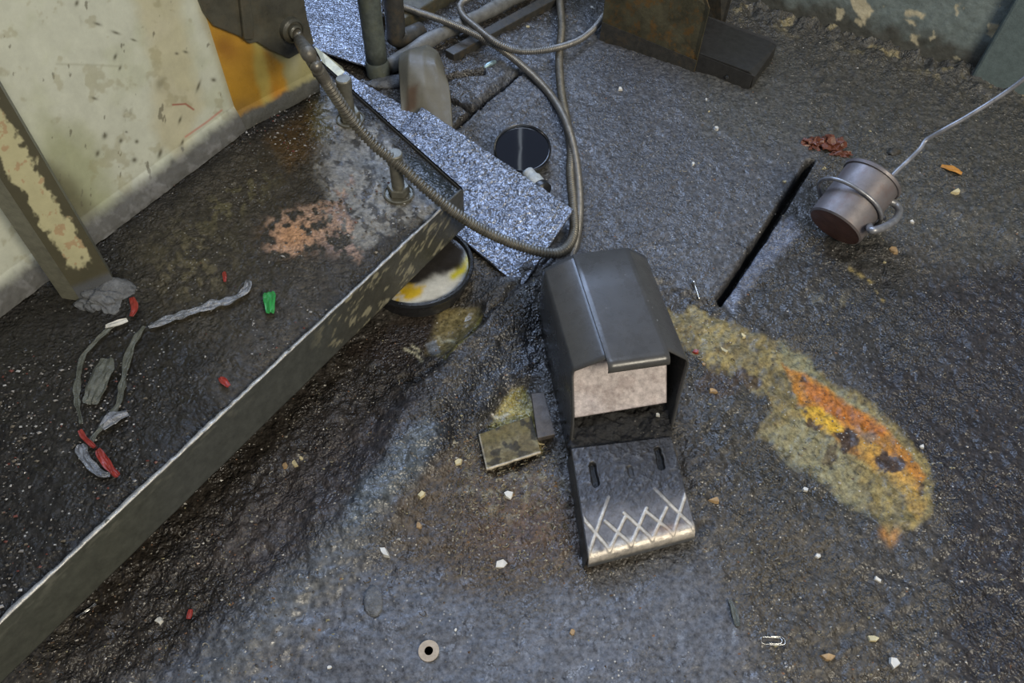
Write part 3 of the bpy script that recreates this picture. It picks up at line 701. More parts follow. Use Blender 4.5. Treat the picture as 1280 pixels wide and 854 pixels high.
# bag / bent card hanging over the pipe end
nb = 40; bag_top = [(500, 70), (512, 64), (528, 62), (546, 72), (556, 92)]; 
b0 = [V(502, 146, .012), V(512, 150, .010), V(530, 153, .008), V(548, 158, .006), V(566, 160, .006)]
b1 = [V(499, 100, .050), V(510, 98, .062), V(530, 96, .066), V(548, 98, .062), V(562, 112, .045)]
b2 = [V(498, 74, .060), V(512, 66, .080), V(528, 66, .084), V(544, 76, .078), V(556, 92, .055)]
b3 = [V(505, 66, .040), V(518, 58, .055), V(534, 56, .058), V(548, 66, .050), V(556, 84, .04)]
def lin(r_, s_):
    x_ = s_ * (len(r_) - 1); i = min(int(x_), len(r_) - 2); return r_[i].lerp(r_[i + 1], x_ - i)
G = np.zeros((nb, nb, 3))
for i in range(nb):
    col_ = catmull([lin(r_, i / (nb - 1)) for r_ in (b0, b1, b2, b3)], .002); 
    for j in range(nb): G[i, j] = col_[int(j / (nb - 1) * (len(col_) - 1))]
uu = np.linspace(0, 1, nb)[:, None] * np.ones((1, nb))
G[..., 2] += np.sin(uu * 9 + G[..., 1] * 30) * .003
px, py = proj(G[..., 0], G[..., 1], G[..., 2])
pt = Paint((nb, nb), (.135, .12, .082), .4)
pt.mix(polymask(px, py, [(512, 108), (524, 104), (520, 135), (505, 142)], 4, 3), (.09, .055, .028))
pt.mix(linemask(px, py, [(515, 82), (535, 105), (545, 106)], 5, 2) * .4, (.2, .19, .15))
bag = grid('paper_bag', G[..., 0], G[..., 1], G[..., 2], pt.c, grime('bag_card', rough=(.4, .65), bump=.15, var=.15, vscale=20), None, thick=.0012)
tag(bag, 'brown grey crumpled bag slumped over the pipe end behind the steel sheet', 'bag')

# ------------------------------------------------------------------ hoses
def hose(name, pts, r, mat, label, pitch=.0046, amp=.0011):
    path = resample(catmull(pts, .002), .0009)
    o = tube(name, path, lambda s_: r + amp * math.sin(2 * math.pi * s_ / pitch), mat, None, 14)
    return tag(o, label, 'hose', 'flexible steel conduits on the floor')
sj = so + sn * .012
hA = [sj, Vector(V(378, 56, so.z - .03)), V(392, 78, .40), V(408, 103, .355), V(440, 150, .285), V(470, 183, .245), V(500, 207, .215), V(540, 243, .178), V(575, 270, .14), V(610, 291, .10), V(645, 306, .07), V(675, 315, .050), V(698, 316, .035), V(712, 305, .024), V(718, 285, .018), V(716, 250, .012), V(713, 215, .012), V(714, 185, .013), V(708, 150, .013), V(701, 110, .013), V(699, 70, .013), V(702, 35, .018), V(700, 5, .013), V(697, -40, .012)]
HA = hose('flexible_hose', hA, .0082, M_hoseoil, 'thick ribbed conduit drooping from the machine column across the steel sheet', .0062, .0013)
tube('hose_fitting', catmull([sj + sn * .002, V(374, 50, so.z - .022), V(386, 68, .42)], .004), lambda s_: .0105 if int(s_ / .012) % 2 else .0085, M_hoseoil, HA, 16)
hB = [V(430, -40, .05), V(484, -2, .045), V(520, 14, .045), V(560, 28, .048), V(600, 46, .040), V(635, 68, .022), V(668, 96, .014), V(692, 124, .012), V(708, 154, .024), V(718, 190, .018), V(723, 230, .012), V(724, 265, .012), V(720, 300, .012), V(712, 330, .018), V(712, 345, .04)]
hose('flexible_hose', hB, .0075, M_hose, 'ribbed grey conduit running diagonally down to the back of the hooded foot pedal', .0046, .0011)
hC = [V(640, -25, .04), V(600, -8, .045), V(577, 4, .048), V(578, 18, .048), V(598, 36, .05), V(622, 54, .046), V(650, 64, .030), V(685, 62, .034), V(720, 52, .020), V(742, 36, .016), V(756, 18, .016), V(775, 0, .02)]
hose('flexible_hose', hC, .0072, M_hose, 'grey conduit looping across to the foot switch at the top', .0046, .0008)

# ------------------------------------------------------------------ gauge
gc = V(653, 187, .030); tilt = Matrix.Rotation(math.radians(15), 4, 'X')
GM = Matrix.Translation(gc) @ tilt
gz = empty('pressure_gauge', (gc.x, gc.y, 0)); tag(gz, 'round dark-glassed gauge lying face up beside the steel sheet', 'gauge')
lathe('gauge_case', [(.044, -.026), (.052, -.022), (.053, .0), (.055, .002)], M_dark, gz, 48, GM)
lathe('bezel', [(.054, -.003), (.0575, .0), (.0575, .005), (.0555, .008), (.0535, .006), (.0525, .003)], M_rim, gz, 56, GM, cap=False)
lathe('glass', [(.0530, .0025), (.040, .0032), (.0001, .0036)], M_glass, gz, 56, GM)
f0 = gc + Vector((.012, -.052, -.014)); f1 = gc + Vector((.036, -.088, -.018))
tube('stem', rod(f0, f1, 0, 10), lambda s_: .013 if s_ < .02 else .016, grime('stem_white', (.42, .43, .40), rough=(.4, .6), bump=.4, var=.4), gz, 16)
tube('stem_cap', rod(f1 - Vector((0, 0, .002)), f1 + (f1 - f0).normalized() * .014, 0, 6), .0185, M_black, gz, 20)

# ------------------------------------------------------------------ pail under the base plate
pc = V(521, 329, .038)
pail = empty('oil_pail', (pc.x, pc.y, 0)); tag(pail, 'low round pail with oily white and yellow lid half under the base plate', 'pail')
lathe('pail_body', [(.086, -.042), (.089, -.01)], M_black, pail, 64, Matrix.Translation(pc), cap=False)
lathe('black_rim', [(.086, -.012), (.0965, -.010), (.0985, -.004), (.0965, .001), (.092, .002), (.089, -.002)], grime('rim_rubber', (.018, .019, .02), rough=(.15, .3), bump=.3, var=.3), pail, 72, Matrix.Translation(pc), cap=False)
na, nr = 96, 30; A_, R_ = np.meshgrid(np.linspace(0, 2 * math.pi, na), np.linspace(.0005, .0895, nr), indexing='ij')
X = pc.x + R_ * np.cos(A_); Y = pc.y + R_ * np.sin(A_); Z = pc.z - .004 + .004 * sstep(.085, .07, R_) * 0 + (fbm(X, Y, .03, 3, 3) - .5) * .004
px, py = proj(X, Y, Z); n2 = fbm(px, py, 9, 15, 3)
pt = Paint(X.shape, (.035, .032, .03), .8)
pt.mix(polymask(px, py, [(485, 385), (492, 360), (530, 352), (570, 338), (580, 352), (560, 372), (520, 382)], 5, 6, 14), (.62, .60, .52), .6)
pt.mix(polymask(px, py, [(485, 380), (498, 358), (532, 358), (525, 372), (500, 380)], 3, 5, 8) * sstep(.35, .5, n2), (.62, .42, .03), .6)
pt.mix(linemask(px, py, [(588, 300), (588, 318), (580, 336), (566, 345)], 4.5, 2) * 1.0, (.55, .48, .01), .6)
grid('lid', X, Y, Z, pt.c, M_lid, pail, flip=True)

# ------------------------------------------------------------------ hooded foot pedal (main)
O = np.array([.0462, .8209]); u = np.array([.9762, .2167]); v = np.array([.2167, -.9762])
def fp(a, b, z): q = O + u * a + v * b; return Vector((q[0], q[1], z))
ped = empty('foot_pedal', (float(O[0]), float(O[1]), 0))
tag(ped, 'hooded grey metal foot pedal with worn cross-hatched tread in the middle of the floor', 'foot pedal')
PZ0 = -.008
cs = [(0.0, PZ0, .272, -.012), (0.0, .030, .262, -.009), (0.0, .060, .250, -.006), (0.0, .108, .204, -.001), (.0015, .1145, .199, 0), (.004, .118, .2, 0), (.041, .138, .203, 0), (.045, .140, .203, 0), (.090, .1405, .204, 0), (.132, .140, .205, 0), (.136, .139, .205, 0), (.163, .119, .209, 0), (.166, .115, .210, 0), (.167, .108, .213, 0), (.164, .060, .240, -.010), (.160, .030, .262, -.016), (.157, PZ0, .270, -.018)]
ns = 26; Gx = np.zeros((len(cs), ns, 3))
for i, (a, z, vf, sk) in enumerate(cs):
    for j in range(ns):
        t_ = j / (ns - 1); Gx[i, j] = fp(a + sk * t_, vf * t_, z)
hood = grid('hood', Gx[..., 0], Gx[..., 1], Gx[..., 2], np.ones((len(cs), ns, 4)) * .1, M_hood, ped, smooth=False, flip=False, thick=.0024)
bk = slab3('hood_back', [fp(.002, .003, PZ0), fp(.002, .003, .113), fp(.044, .003, .138), fp(.134, .003, .138), fp(.164, .003, .114), fp(.158, .003, PZ0)], Vector((v[0], v[1], 0)) * .0024, M_hood, ped)
# visor with rolled lip
vis = []; nv_ = 22; prof = [(.0, .1425), (.08, .1428), (.150, .1425), (.203, .1418), (.209, .1412), (.214, .139), (.217, .135), (.218, .130), (.2165, .1285)]
Gx = np.zeros((12, len(prof), 3))
for i in range(12):
    a_ = .0435 + (.1345 - .0435) * i / 11
    for j, (b_, z_) in enumerate(prof): Gx[i, j] = fp(a_, b_, z_)
vz = grid('visor', Gx[..., 0], Gx[..., 1], Gx[..., 2], np.ones((12, len(prof), 4)) * .1, M_hood, ped, smooth=True, thick=.002)
bevel(vz, .0008, 1)
# inner flap
Gx = np.zeros((60, 50, 3))
fa = [Vector(fp(.006, .165, .108)), Vector(fp(.150, .165, .108)), V(832, 503, .048), V(717, 522, .048)]
s = np.linspace(0, 1, 60)
for i in range(60):
    for j in range(50):
        S_ = i / 59; T_ = j / 49
        Gx[i, j] = fa[0].lerp(fa[1], S_).lerp(fa[3].lerp(fa[2], S_), T_)
ftint = np.ones((60, 50, 4))
fo = grid('inner_flap', Gx[..., 0], Gx[..., 1], Gx[..., 2], ftint, M_flap, ped, thick=.004); fo['label'] = 'pale bare metal flap under the hood'
# base casting and sludge inside
prism('base_casting', [fp(.006, .02, 0)[:2], fp(.155, .02, 0)[:2], fp(.138, .29, 0)[:2], fp(-.006, .29, 0)[:2]], PZ0, .022, M_dark, ped, .003)
s = np.linspace(0, 1, 120); S, T = np.meshgrid(s, np.linspace(0, 1, 90), indexing='ij')
pa_ = np.array(fp(.004, .18, 0)); pb2 = np.array(fp(.156, .18, 0)); pc_ = np.array(V(843, 562, .03)); pd_ = np.array(V(714, 566, .03))
pos = pa_ * ((1 - S) * (1 - T))[..., None] + pb2 * (S * (1 - T))[..., None] + pc_ * (S * T)[..., None] + pd_ * ((1 - S) * T)[..., None]
X, Y = pos[..., 0], pos[..., 1]; Z = .030 + (fbm(X, Y, .02, 5, 3) - .5) * .016 + (fbm(X, Y, .007, 15, 3) - .5) * .006
pt = Paint(X.shape, (.03, .029, .028), .4); pt.mix(sstep(.5, .62, fbm(X, Y, .012, 55, 3)) * .5, (.06, .058, .056))
slg = grid('sludge', X, Y, Z, pt.c, M_sludge, ped, thick=.012, flip=True); slg['label'] = 'black oily swarf packed behind the tread'
# tread
tl = V(715, 561, .036); trr = V(839, 546, .036); bl_ = V(735, 690, .030); br_ = V(868, 656, .030)
nu, nvv = 170, 190
S, T = np.meshgrid(np.linspace(0, 1, nu), np.linspace(0, 1, nvv), indexing='ij')
Lf = .86   # part of T that is the flat, the rest rolls down
tt = np.clip(T / Lf, 0, 1); rr = np.clip((T - Lf) / (1 - Lf), 0, 1)
A3, B3, C3, D3 = [np.array(k) for k in (tl, trr, br_, bl_)]
pos = A3 * ((1 - S) * (1 - tt))[..., None] + B3 * (S * (1 - tt))[..., None] + C3 * (S * tt)[..., None] + D3 * ((1 - S) * tt)[..., None]
fwd = (D3 - A3); fwd /= np.linalg.norm(fwd)
ang = np.clip(rr / .6, 0, 1) * math.pi / 2; rad_ = .012
pos = pos + fwd * (rad_ * np.sin(ang))[..., None]
pos[..., 2] -= rad_ * (1 - np.cos(ang)) + np.clip((rr - .6) / .4, 0, 1) * .013
X, Y, Z = pos[..., 0].copy(), pos[..., 1].copy(), pos[..., 2].copy()
W_ = np.linalg.norm(B3 - A3); Lm = np.linalg.norm(D3 - A3)
xm = S * W_; ym = tt * Lm + rr * .024
def segd(xm, ym, a, b):
    dx, dy = b[0] - a[0], b[1] - a[1]; t_ = np.clip(((xm - a[0]) * dx + (ym - a[1]) * dy) / (dx * dx + dy * dy), 0, 1)
    return np.hypot(xm - a[0] - t_ * dx, ym - a[1] - t_ * dy)
ridge = np.zeros_like(X); y1_ = Lm + .004
for k in range(5):
    xc = .014 + k * .0295
    for sg in (-1, 1):
        y0_ = Lm - .042 - (.028 if (k in (0, 4)) else 0) + .006 * (k % 2)
        d_ = segd(xm, ym, (xc + sg * .017 * (y1_ - y0_) / .046 * .95, y0_), (xc - sg * .0145, y1_)); ridge = np.maximum(ridge, sstep(.0030, .0016, d_))
ridge = ridge * (S > .01) * (S < .99)
slots = np.zeros_like(X)
for (cx_, cy_, l_, w_) in ((.026, .045, .030, .0042), (.124, .035, .030, .0045), (.078, .05, .014, .003)):
    d_ = segd(xm + (fbm(xm, ym, .01, 4, 2) - .5) * .004, ym, (cx_, cy_ - l_ / 2), (cx_, cy_ + l_ / 2)); slots = np.maximum(slots, sstep(w_ + .0012, w_ - .0008, d_))
slots *= np.where(np.abs(xm - .078) < .012, .35, 1)
n_ = fbm(xm, ym, .02, 6, 4); nf_ = fbm(xm, ym, .006, 16, 3)
film = sstep(Lm - .035, Lm - .075, ym + (n_ - .5) * .03)
Z = Z + ridge * .0012 * (1 - film * .8) * (rr < .5) - slots * .006 + film * (nf_ - .4) * .0018
pt = Paint(X.shape, (.15, .14, .135), .4)
pt.mix(film * .97, (.048, .047, .049), .5)
pt.mix(film * sstep(.58, .7, nf_) * .5, (.13, .125, .12))
pt.mix(ridge * (1 - film * .75), (.52, .46, .37), .3)
pt.mix(sstep(Lm - .010, Lm + .002, ym) * (1 - ridge * .4) * sstep(.3, .6, n_ + .1), (.50, .45, .38), .4)
pt.mix(spot(xm, ym, .11, Lm - .004, .02, .006) * .5, (.30, .16, .09))
pt.mix(sstep(.45, .8, rr), (.13, .135, .14), .4)
pt.mix(slots, (.012, .012, .012), .3)
grid('tread', X, Y, Z, pt.c, M_tread, ped, thick=.003, flip=True)['label'] = 'worn tread with bare metal crossing ridges'
# side skirts of the pedal
zv = Vector((0, 0, 1))
for nm_, A_s, B_s, o_ in (('side_flange', tl, bl_, -1), ('side_flange', trr, br_, 1)):
    A_s = Vector(A_s); B_s = Vector(B_s) + Vector(fwd) * .008; uo = Vector((u[0], u[1], 0)) * o_
    slab3(nm_, [A_s + uo * .001, B_s + uo * .001 - zv * .003, Vector((B_s.x, B_s.y, PZ0)) + uo * .004, Vector((A_s.x, A_s.y, PZ0)) + uo * .004], -uo * .003, M_dark, ped, .0008)

# ------------------------------------------------------------------ foot switch at the back
g0 = V(750, 49, 0); g1 = V(936, 112, 0); e1 = (g1 - g0).normalized(); e2 = Vector((-e1.y, e1.x, 0))
def bp(a, b, z): q = g0 + e1 * a + e2 * b; return Vector((q.x, q.y, z))
L1 = (V(869, 88, 0) - g0).dot(e1); L2 = (g1 - g0).length
sw = empty('foot_switch', (g0.x, g0.y, 0)); tag(sw, 'rusty olive and black foot switch box seen from its side at the top', 'foot switch')
hb = slab3('hood', [bp(0, 0, -.004), bp(L1, 0, -.004), bp(L1, 0, .15), bp(L1 - .05, .02, .21), bp(.0, .02, .21), bp(.0, 0, .15)], e2 * .004, grime('rusty_olive', (.075, .068, .040), rough=(.3, .55), bump=.3, var=.45, vscale=30, rust=.8, rustcol=(.14, .075, .02)), sw, .001)
slab3('hood_band', [bp(.0, -.001, -.004), bp(L1 - .001, -.001, -.004), bp(L1 - .001, -.001, .028), bp(0, -.001, .045)], -e2 * .0015, M_dark, sw)
slab3('hood_top', [bp(0, .02, .21), bp(L1 - .05, .02, .21), bp(L1 - .05, .15, .21), bp(0, .15, .21)], Vector((0, 0, .003)), M_dark, sw)
slab3('hood_back', [bp(0, 0, -.004), bp(0, .17, -.004), bp(0, .17, .18), bp(0, .15, .21), bp(0, .02, .21), bp(0, 0, .15)], e1 * .003, M_dark, sw)
slab3('hood_side', [bp(0, .17, -.004), bp(L1, .17, -.004), bp(L1, .17, .15), bp(L1 - .05, .15, .21), bp(0, .15, .21), bp(0, .17, .18)], -e2 * .003, M_dark, sw)
M_swb = grime('switch_black', (.032, .031, .029), rough=(.4, .6), bump=.15, var=.25)
ts = slab3('tread', [bp(L1 - .10, .004, .048), bp(L2 - .012, .004, .040), bp(L2 + .004, .008, .030), bp(L2 + .004, .155, .030), bp(L2 - .012, .16, .040), bp(L1 - .10, .16, .048)], Vector((0, 0, -.004)), M_swb, sw, .0015)
slab3('side_flange', [bp(L1 - .1, .004, .046), bp(L2, .004, .033), bp(L2, .002, -.004), bp(L1 - .1, .002, -.004)], e2 * .003, M_swb, sw, .001)
slab3('side_flange', [bp(L1 - .1, .156, .046), bp(L2, .156, .033), bp(L2, .158, -.004), bp(L1 - .1, .158, -.004)], -e2 * .003, M_swb, sw, .001)
slab3('front_lip', [bp(L2 + .002, .006, .031), bp(L2 + .002, .156, .031), bp(L2 + .004, .156, .002), bp(L2 + .004, .006, .002)], -e1 * .003, M_swb, sw, .001)
lathe('screw', [(.0045, 0), (.0045, .002), (.002, .003)], M_rim, sw, 16, Matrix.Translation(bp(L2 - .055, .001, .012)) @ (-e2).to_track_quat('Z', 'Y').to_matrix().to_4x4())

# ------------------------------------------------------------------ steel weight with ring handle and hook
rc = .052; c1 = V(1043, 284, .045); c2 = V(1088, 240, .045)
ax = (c2 - c1).normalized(); 
ax.z = 0; ax.normalize(); ax = (ax * math.cos(.50) + Vector((0, 0, 1)) * math.sin(.50)); Lc = .112
CM = Matrix.Translation(c1) @ ax.to_track_quat('Z', 'Y').to_matrix().to_4x4()
wt = empty('steel_weight', (c1.x, c1.y, 0)); tag(wt, 'grey steel cylinder with rusty end and bent rod handle lying near the floor slot', 'weight')
lathe('cylinder', [(rc - .003, 0), (rc, .003), (rc, Lc - .004), (rc - .003, Lc)], M_cyl, wt, 64, CM)
lathe('end_face', [(rc - .0035, -.0004), (.02, -.0008), (.0001, -.0008)][::1], M_cylend, wt, 64, CM)['label'] = 'flat end face coated in brown rust'
lathe('end_rim', [(rc - .002, Lc - .006), (rc + .003, Lc - .005), (rc + .004, Lc), (rc + .001, Lc + .003), (rc - .006, Lc + .003)], M_cyl, wt, 64, CM)
# wire ring looped round the cylinder
ring = []
side = ax.cross(Vector((0, 0, 1))).normalized(); upv = side.cross(ax).normalized()
for k in range(61):
    a_ = 2 * math.pi * k / 60; bulge = .0045 + .016 * max(0, math.cos(a_ - 2.5)) ** 3
    ring.append(c1 + ax * (.050 + .006 * math.cos(a_ - 1.2)) + (side * math.cos(a_) + upv * math.sin(a_)) * (rc + bulge))
ring = [p if p.z > .006 else Vector((p.x, p.y, .006)) for p in ring]
tube('wire_ring', ring, .0036, M_rod, wt, 10, caps=False)
hd = [c1 + ax * .028 + side * (rc - .004) + upv * .012, V(1090, 288, .085), V(1105, 284, .082), V(1118, 276, .078), V(1124, 265, .076), V(1120, 256, .078), V(1109, 250, .082)]
tube('handle', catmull(hd, .003), .0068, M_rod, wt, 14)['label'] = 'thick bent rod handle'
hk = [V(1105, 274, .060), V(1101, 262, .064), V(1100, 248, .080), V(1103, 236, .090), V(1116, 219, .10), V(1136, 200, .115), V(1150, 186, .125), V(1158, 175, .135), V(1180, 162, .16), V(1212, 144, .19), V(1262, 112, .24), V(1330, 60, .32)]
ho = tube('hook_rod', catmull(hk, .004), .0042, M_rod, None, 12)
tag(ho, 'thin grey steel rod hooked through the handle of the steel cylinder', 'rod')

# ------------------------------------------------------------------ scraps
def strip(name, pts, w, mat, label=None, cat=None, amp=.3, seed=1, thick=.0008, twist=1.0):
    path = resample(catmull(pts, .002), .003); n = len(path); vs = []; fs = []
    k = 7
    for i, p in enumerate(path):
        t_ = (path[min(i + 1, n - 1)] - path[max(i - 1, 0)]).normalized(); sd = Vector((t_.y, -t_.x, 0)).normalized()
        ww = w * (1 + amp * 2 * (vn(i * .1, 0, .35, seed) - .5)) * (.35 + .65 * math.sin(math.pi * min(1, max(0, (i + .6) / n))) ** .4)
        for j in range(k):
            f_ = j / (k - 1) - .5
            z_ = (vn(i * .12 + j * 3.1, j * .7, .5, seed + 5) - .3) * w * .35 * twist
            vs.append(p + sd * ww * f_ + Vector((0, 0, z_)))
    for i in range(n - 1):
        for j in range(k - 1): fs.append((i * k + j, i * k + j + 1, (i + 1) * k + j + 1, (i + 1) * k + j))
    o = meshobj(name, vs, fs, mat, None, smooth=False); solid(o, thick)
    if label: tag(o, label, cat)
    return o
tz = TZ + .004
strip('foil_strip', [V(310, 350, tz + .004), V(308, 362, tz), V(290, 374, tz), V(262, 382, tz), V(235, 392, tz), V(208, 400, tz), V(184, 410, tz)], .014, M_foil, 'crumpled silvery foil strip lying across the base plate', 'foil', .5, 3)
strip('plastic_ribbon', [V(180, 408, tz), V(166, 430, tz), V(158, 455, tz), V(152, 485, tz), V(148, 505, tz), V(130, 530, tz), V(118, 545, tz), V(114, 556, tz)], .009, M_film, 'dirty translucent ribbon trailing down from the foil strip', 'ribbon', .4, 5)
strip('plastic_ribbon', [V(158, 402, tz), V(140, 408, tz), V(122, 425, tz), V(104, 445, tz), V(98, 470, tz), V(96, 500, tz), V(102, 530, tz)], .008, M_film, 'dirty translucent ribbon at the left of the base plate forming half a loop', 'ribbon', .4, 7)
strip('plastic_film', [V(134, 448, tz + .004), V(126, 470, tz + .005), V(118, 490, tz + .004), V(112, 508, tz)], .028, M_film, 'wide crumpled piece of oily film between the two ribbons', 'film', .2, 9, twist=.6)
strip('foil_scrap', [V(160, 516, tz), V(140, 524, tz + .003), V(126, 538, tz)], .018, M_foil, 'crumpled silvery scrap just above the red plastic pieces', 'foil', .4, 11)
strip('foil_scrap', [V(100, 556, tz), V(108, 575, tz), V(126, 592, tz), V(140, 594, tz)], .014, M_foil, 'pale crumpled scrap beside the larger red piece at the lower left', 'foil', .4, 13)
strip('plastic_scrap', [V(100, 538, tz + .003), V(106, 548, tz + .004), V(120, 560, tz + .003)], .007, M_red, 'small red plastic scrap above the longer red one on the base plate', 'plastic scrap', .3, 15)
strip('plastic_scrap', [V(122, 562, tz + .003), V(130, 575, tz + .004), V(140, 588, tz + .003), V(149, 597, tz + .002)], .009, M_red, 'long red plastic scrap at the lower left of the base plate', 'plastic scrap', .3, 17)
strip('plastic_scrap', [V(275, 472, tz), V(281, 478, tz + .002), V(288, 484, tz)], .008, M_red, 'tiny dark red scrap near the worn edge of the base plate', 'plastic scrap', .3, 19)
strip('plastic_scrap', [V(280, 340, tz), V(281, 347, tz + .002), V(281, 353, tz)], .006, M_red, 'tiny red scrap above the foil strip on the base plate', 'plastic scrap', .3, 21)
strip('plastic_scrap', [V(165, 372, tz), V(168, 385, tz + .003), V(163, 398, tz)], .008, M_red, 'dark red scrap beside the post foot sludge', 'plastic scrap', .5, 22)
strip('plastic_scrap', [V(337, 366, tz), V(337, 378, tz + .005), V(338, 393, tz)], .017, M_green, 'bright green plastic scrap on the base plate', 'plastic scrap', .3, 23)
strip('paper_scrap', [V(132, 408, tz + .001), V(146, 404, tz + .003), V(160, 400, tz)], .009, M_white, 'pointed whitish paper scrap beside the post foot', 'paper', .5, 25)
strip('wire_scrap', [on(95, 772, .003), on(108, 764, .004), on(122, 753, .003)], .004, M_clip, 'thin bright metal sliver in the shade under the base plate at lower left', 'metal sliver', .3, 27)
strip('plastic_scrap', [on(238, 762, .002), on(237, 768, .003), on(235, 775, .002)], .006, M_red, 'faint red scrap on the floor left of the ridge', 'plastic scrap', .3, 29)
# card tile in the hollow + small bar
s = np.linspace(0, 1, 60); S, T = np.meshgrid(s, s, indexing='ij')
A3, B3, C3, D3 = [np.array(k) for k in (V(598, 543, -.002), V(664, 520, -.006), V(676, 565, .006), V(608, 587, .006))]
pos = A3 * ((1 - S) * (1 - T))[..., None] + B3 * (S * (1 - T))[..., None] + C3 * (S * T)[..., None] + D3 * ((1 - S) * T)[..., None]
X, Y, Z = [pos[..., k] for k in range(3)]; Z = Z + (fbm(X, Y, .02, 3, 3) - .5) * .004
px, py = proj(X, Y, Z); n2 = fbm(px, py, 7, 15, 3)
pt = Paint(X.shape, (.13, .10, .045), .3); pt.mix(sstep(.45, .6, n2) * .8, (.21, .175, .09)); pt.mix(sstep(.5, .3, T) * .8, (.13, .10, .035)); pt.mix(sstep(.58, .66, fbm(px, py, 12, 19, 3)) * .8, (.03, .025, .018)); pt.mix(sstep(.96, .98, T) + sstep(.03, .015, S) * .6, (.46, .40, .30), .4)
tag(grid('card_scrap', X, Y, Z, pt.c, M_card, None, thick=.004, flip=True), 'oil-soaked square of card with a pale edge in the hollow left of the pedal', 'card')
pt2 = [V(664, 492, .008), V(680, 490, .008), V(694, 543, .008), V(672, 548, .008)]
tag(slab3('metal_plate', pt2, Vector((0, 0, -.010)), grime('small_plate', (.075, .064, .055), rough=(.5, .75), bump=.5, var=.4), None, .001), 'small dark oblong plate against the left wall of the pedal', 'metal plate')
strip('gasket_scrap', [on(658, 522, .004), on(664, 530, .005), on(667, 545, .005), on(672, 554, .005), on(682, 556, .004)], .0035, M_cream, 'thin cream curl beside the small dark oblong plate', 'scrap', .2, 31)
# washer
wc = on(536, 814, .0015)
tag(lathe('washer', [(.0055, 0), (.0055, .0016), (.0132, .0016), (.0132, 0), (.0055, 0)], M_washer, None, 40, Matrix.Translation(wc)), 'flat tan washer lying on the blue-grey floor at the bottom', 'washer')
# paper clip
cc = on(966, 801, .0028); cl = [(-.013, .004), (.010, .004), (.0145, .0), (.010, -.004), (-.010, -.0045), (-.0145, 0), (-.010, .0038), (-.004, .0035)]
cl = [(-.006, -.003), (.008, -.003), (.0115, 0), (.008, .003), (-.012, .0035), (-.0155, 0), (-.012, -.0038), (.011, -.0042), (.0155, -.001), (.012, .0042), (-.002, .0046)]
path = catmull([Vector((cc.x + a_, cc.y + b_ * 1.15, cc.z + .0006 * (i % 3))) for i, (a_, b_) in enumerate(cl)], .001)
tag(tube('paper_clip', path, .00065, M_clip, None, 8), 'small silver paper clip on the floor at the lower right', 'paper clip')
# screw in front of the slot, bright
tag(tube('screw', rod(on(867, 352, .004), on(874, 374, .005), 0, 10), lambda s_: .0045 if s_ < .005 else .0024, M_clip, None, 10), 'short bright screw lying right of the hooded pedal near the floor slot', 'screw')
# copper wad
wad = empty('rusty_wad', tuple(on(1030, 182))); tag(wad, 'crumpled wad of rusty brown foil above the floor slot', 'wad')
def crumple(name, c, rx, ry, rz, mat, parent, seed):
    bm = bmesh.new(); bmesh.ops.create_icosphere(bm, subdivisions=3, radius=1); r5 = random.Random(seed)
    for v in bm.verts:
        k = v.co; d_ = r5.uniform(.45, 1.25); v.co = Vector(c) + Vector((k.x * rx * d_, k.y * ry * d_, max(k.z, -.3) * rz * r5.uniform(.4, 1.4)))
    return bmobj(name, bm, mat, parent)
crumple('fold', on(1038, 180, .004), .030, .022, .016, M_copper, wad, 1); crumple('fold', on(1018, 180, .003), .024, .020, .013, M_copper, wad, 2)
crumple('fold', on(1052, 193, .002), .022, .010, .007, M_copper, wad, 3)
# small chips, every one its own
def chip(px_, py_, r, mat, label, name='chip', cat='chip', z=None, asp=.7, rot=None, group='pale chips scattered on the floor'):
    bm = bmesh.new(); c = on(px_, py_, r * .3) if z is None else V(px_, py_, z)
    n = rnd.randint(5, 7); ro = rnd.uniform(0, 3.14) if rot is None else rot; top = []; bot = []
    for k in range(n):
        a_ = 2 * math.pi * k / n; q_ = r * rnd.uniform(.5, 1.2)
        x_ = q_ * math.cos(a_); y_ = q_ * asp * math.sin(a_); X_ = x_ * math.cos(ro) - y_ * math.sin(ro); Y_ = x_ * math.sin(ro) + y_ * math.cos(ro)
        bot.append(bm.verts.new(c + Vector((X_ * 1.05, Y_ * 1.05, -r * .5)))); top.append(bm.verts.new(c + Vector((X_ * .85, Y_ * .85, r * rnd.uniform(.02, .45)))))
    bm.faces.new(top); bm.faces.new(bot[::-1])
    for k in range(n): bm.faces.new((bot[k], bot[(k + 1) % n], top[(k + 1) % n], top[k]))
    o = bmobj(name, bm, mat); return tag(o, label, cat, group)
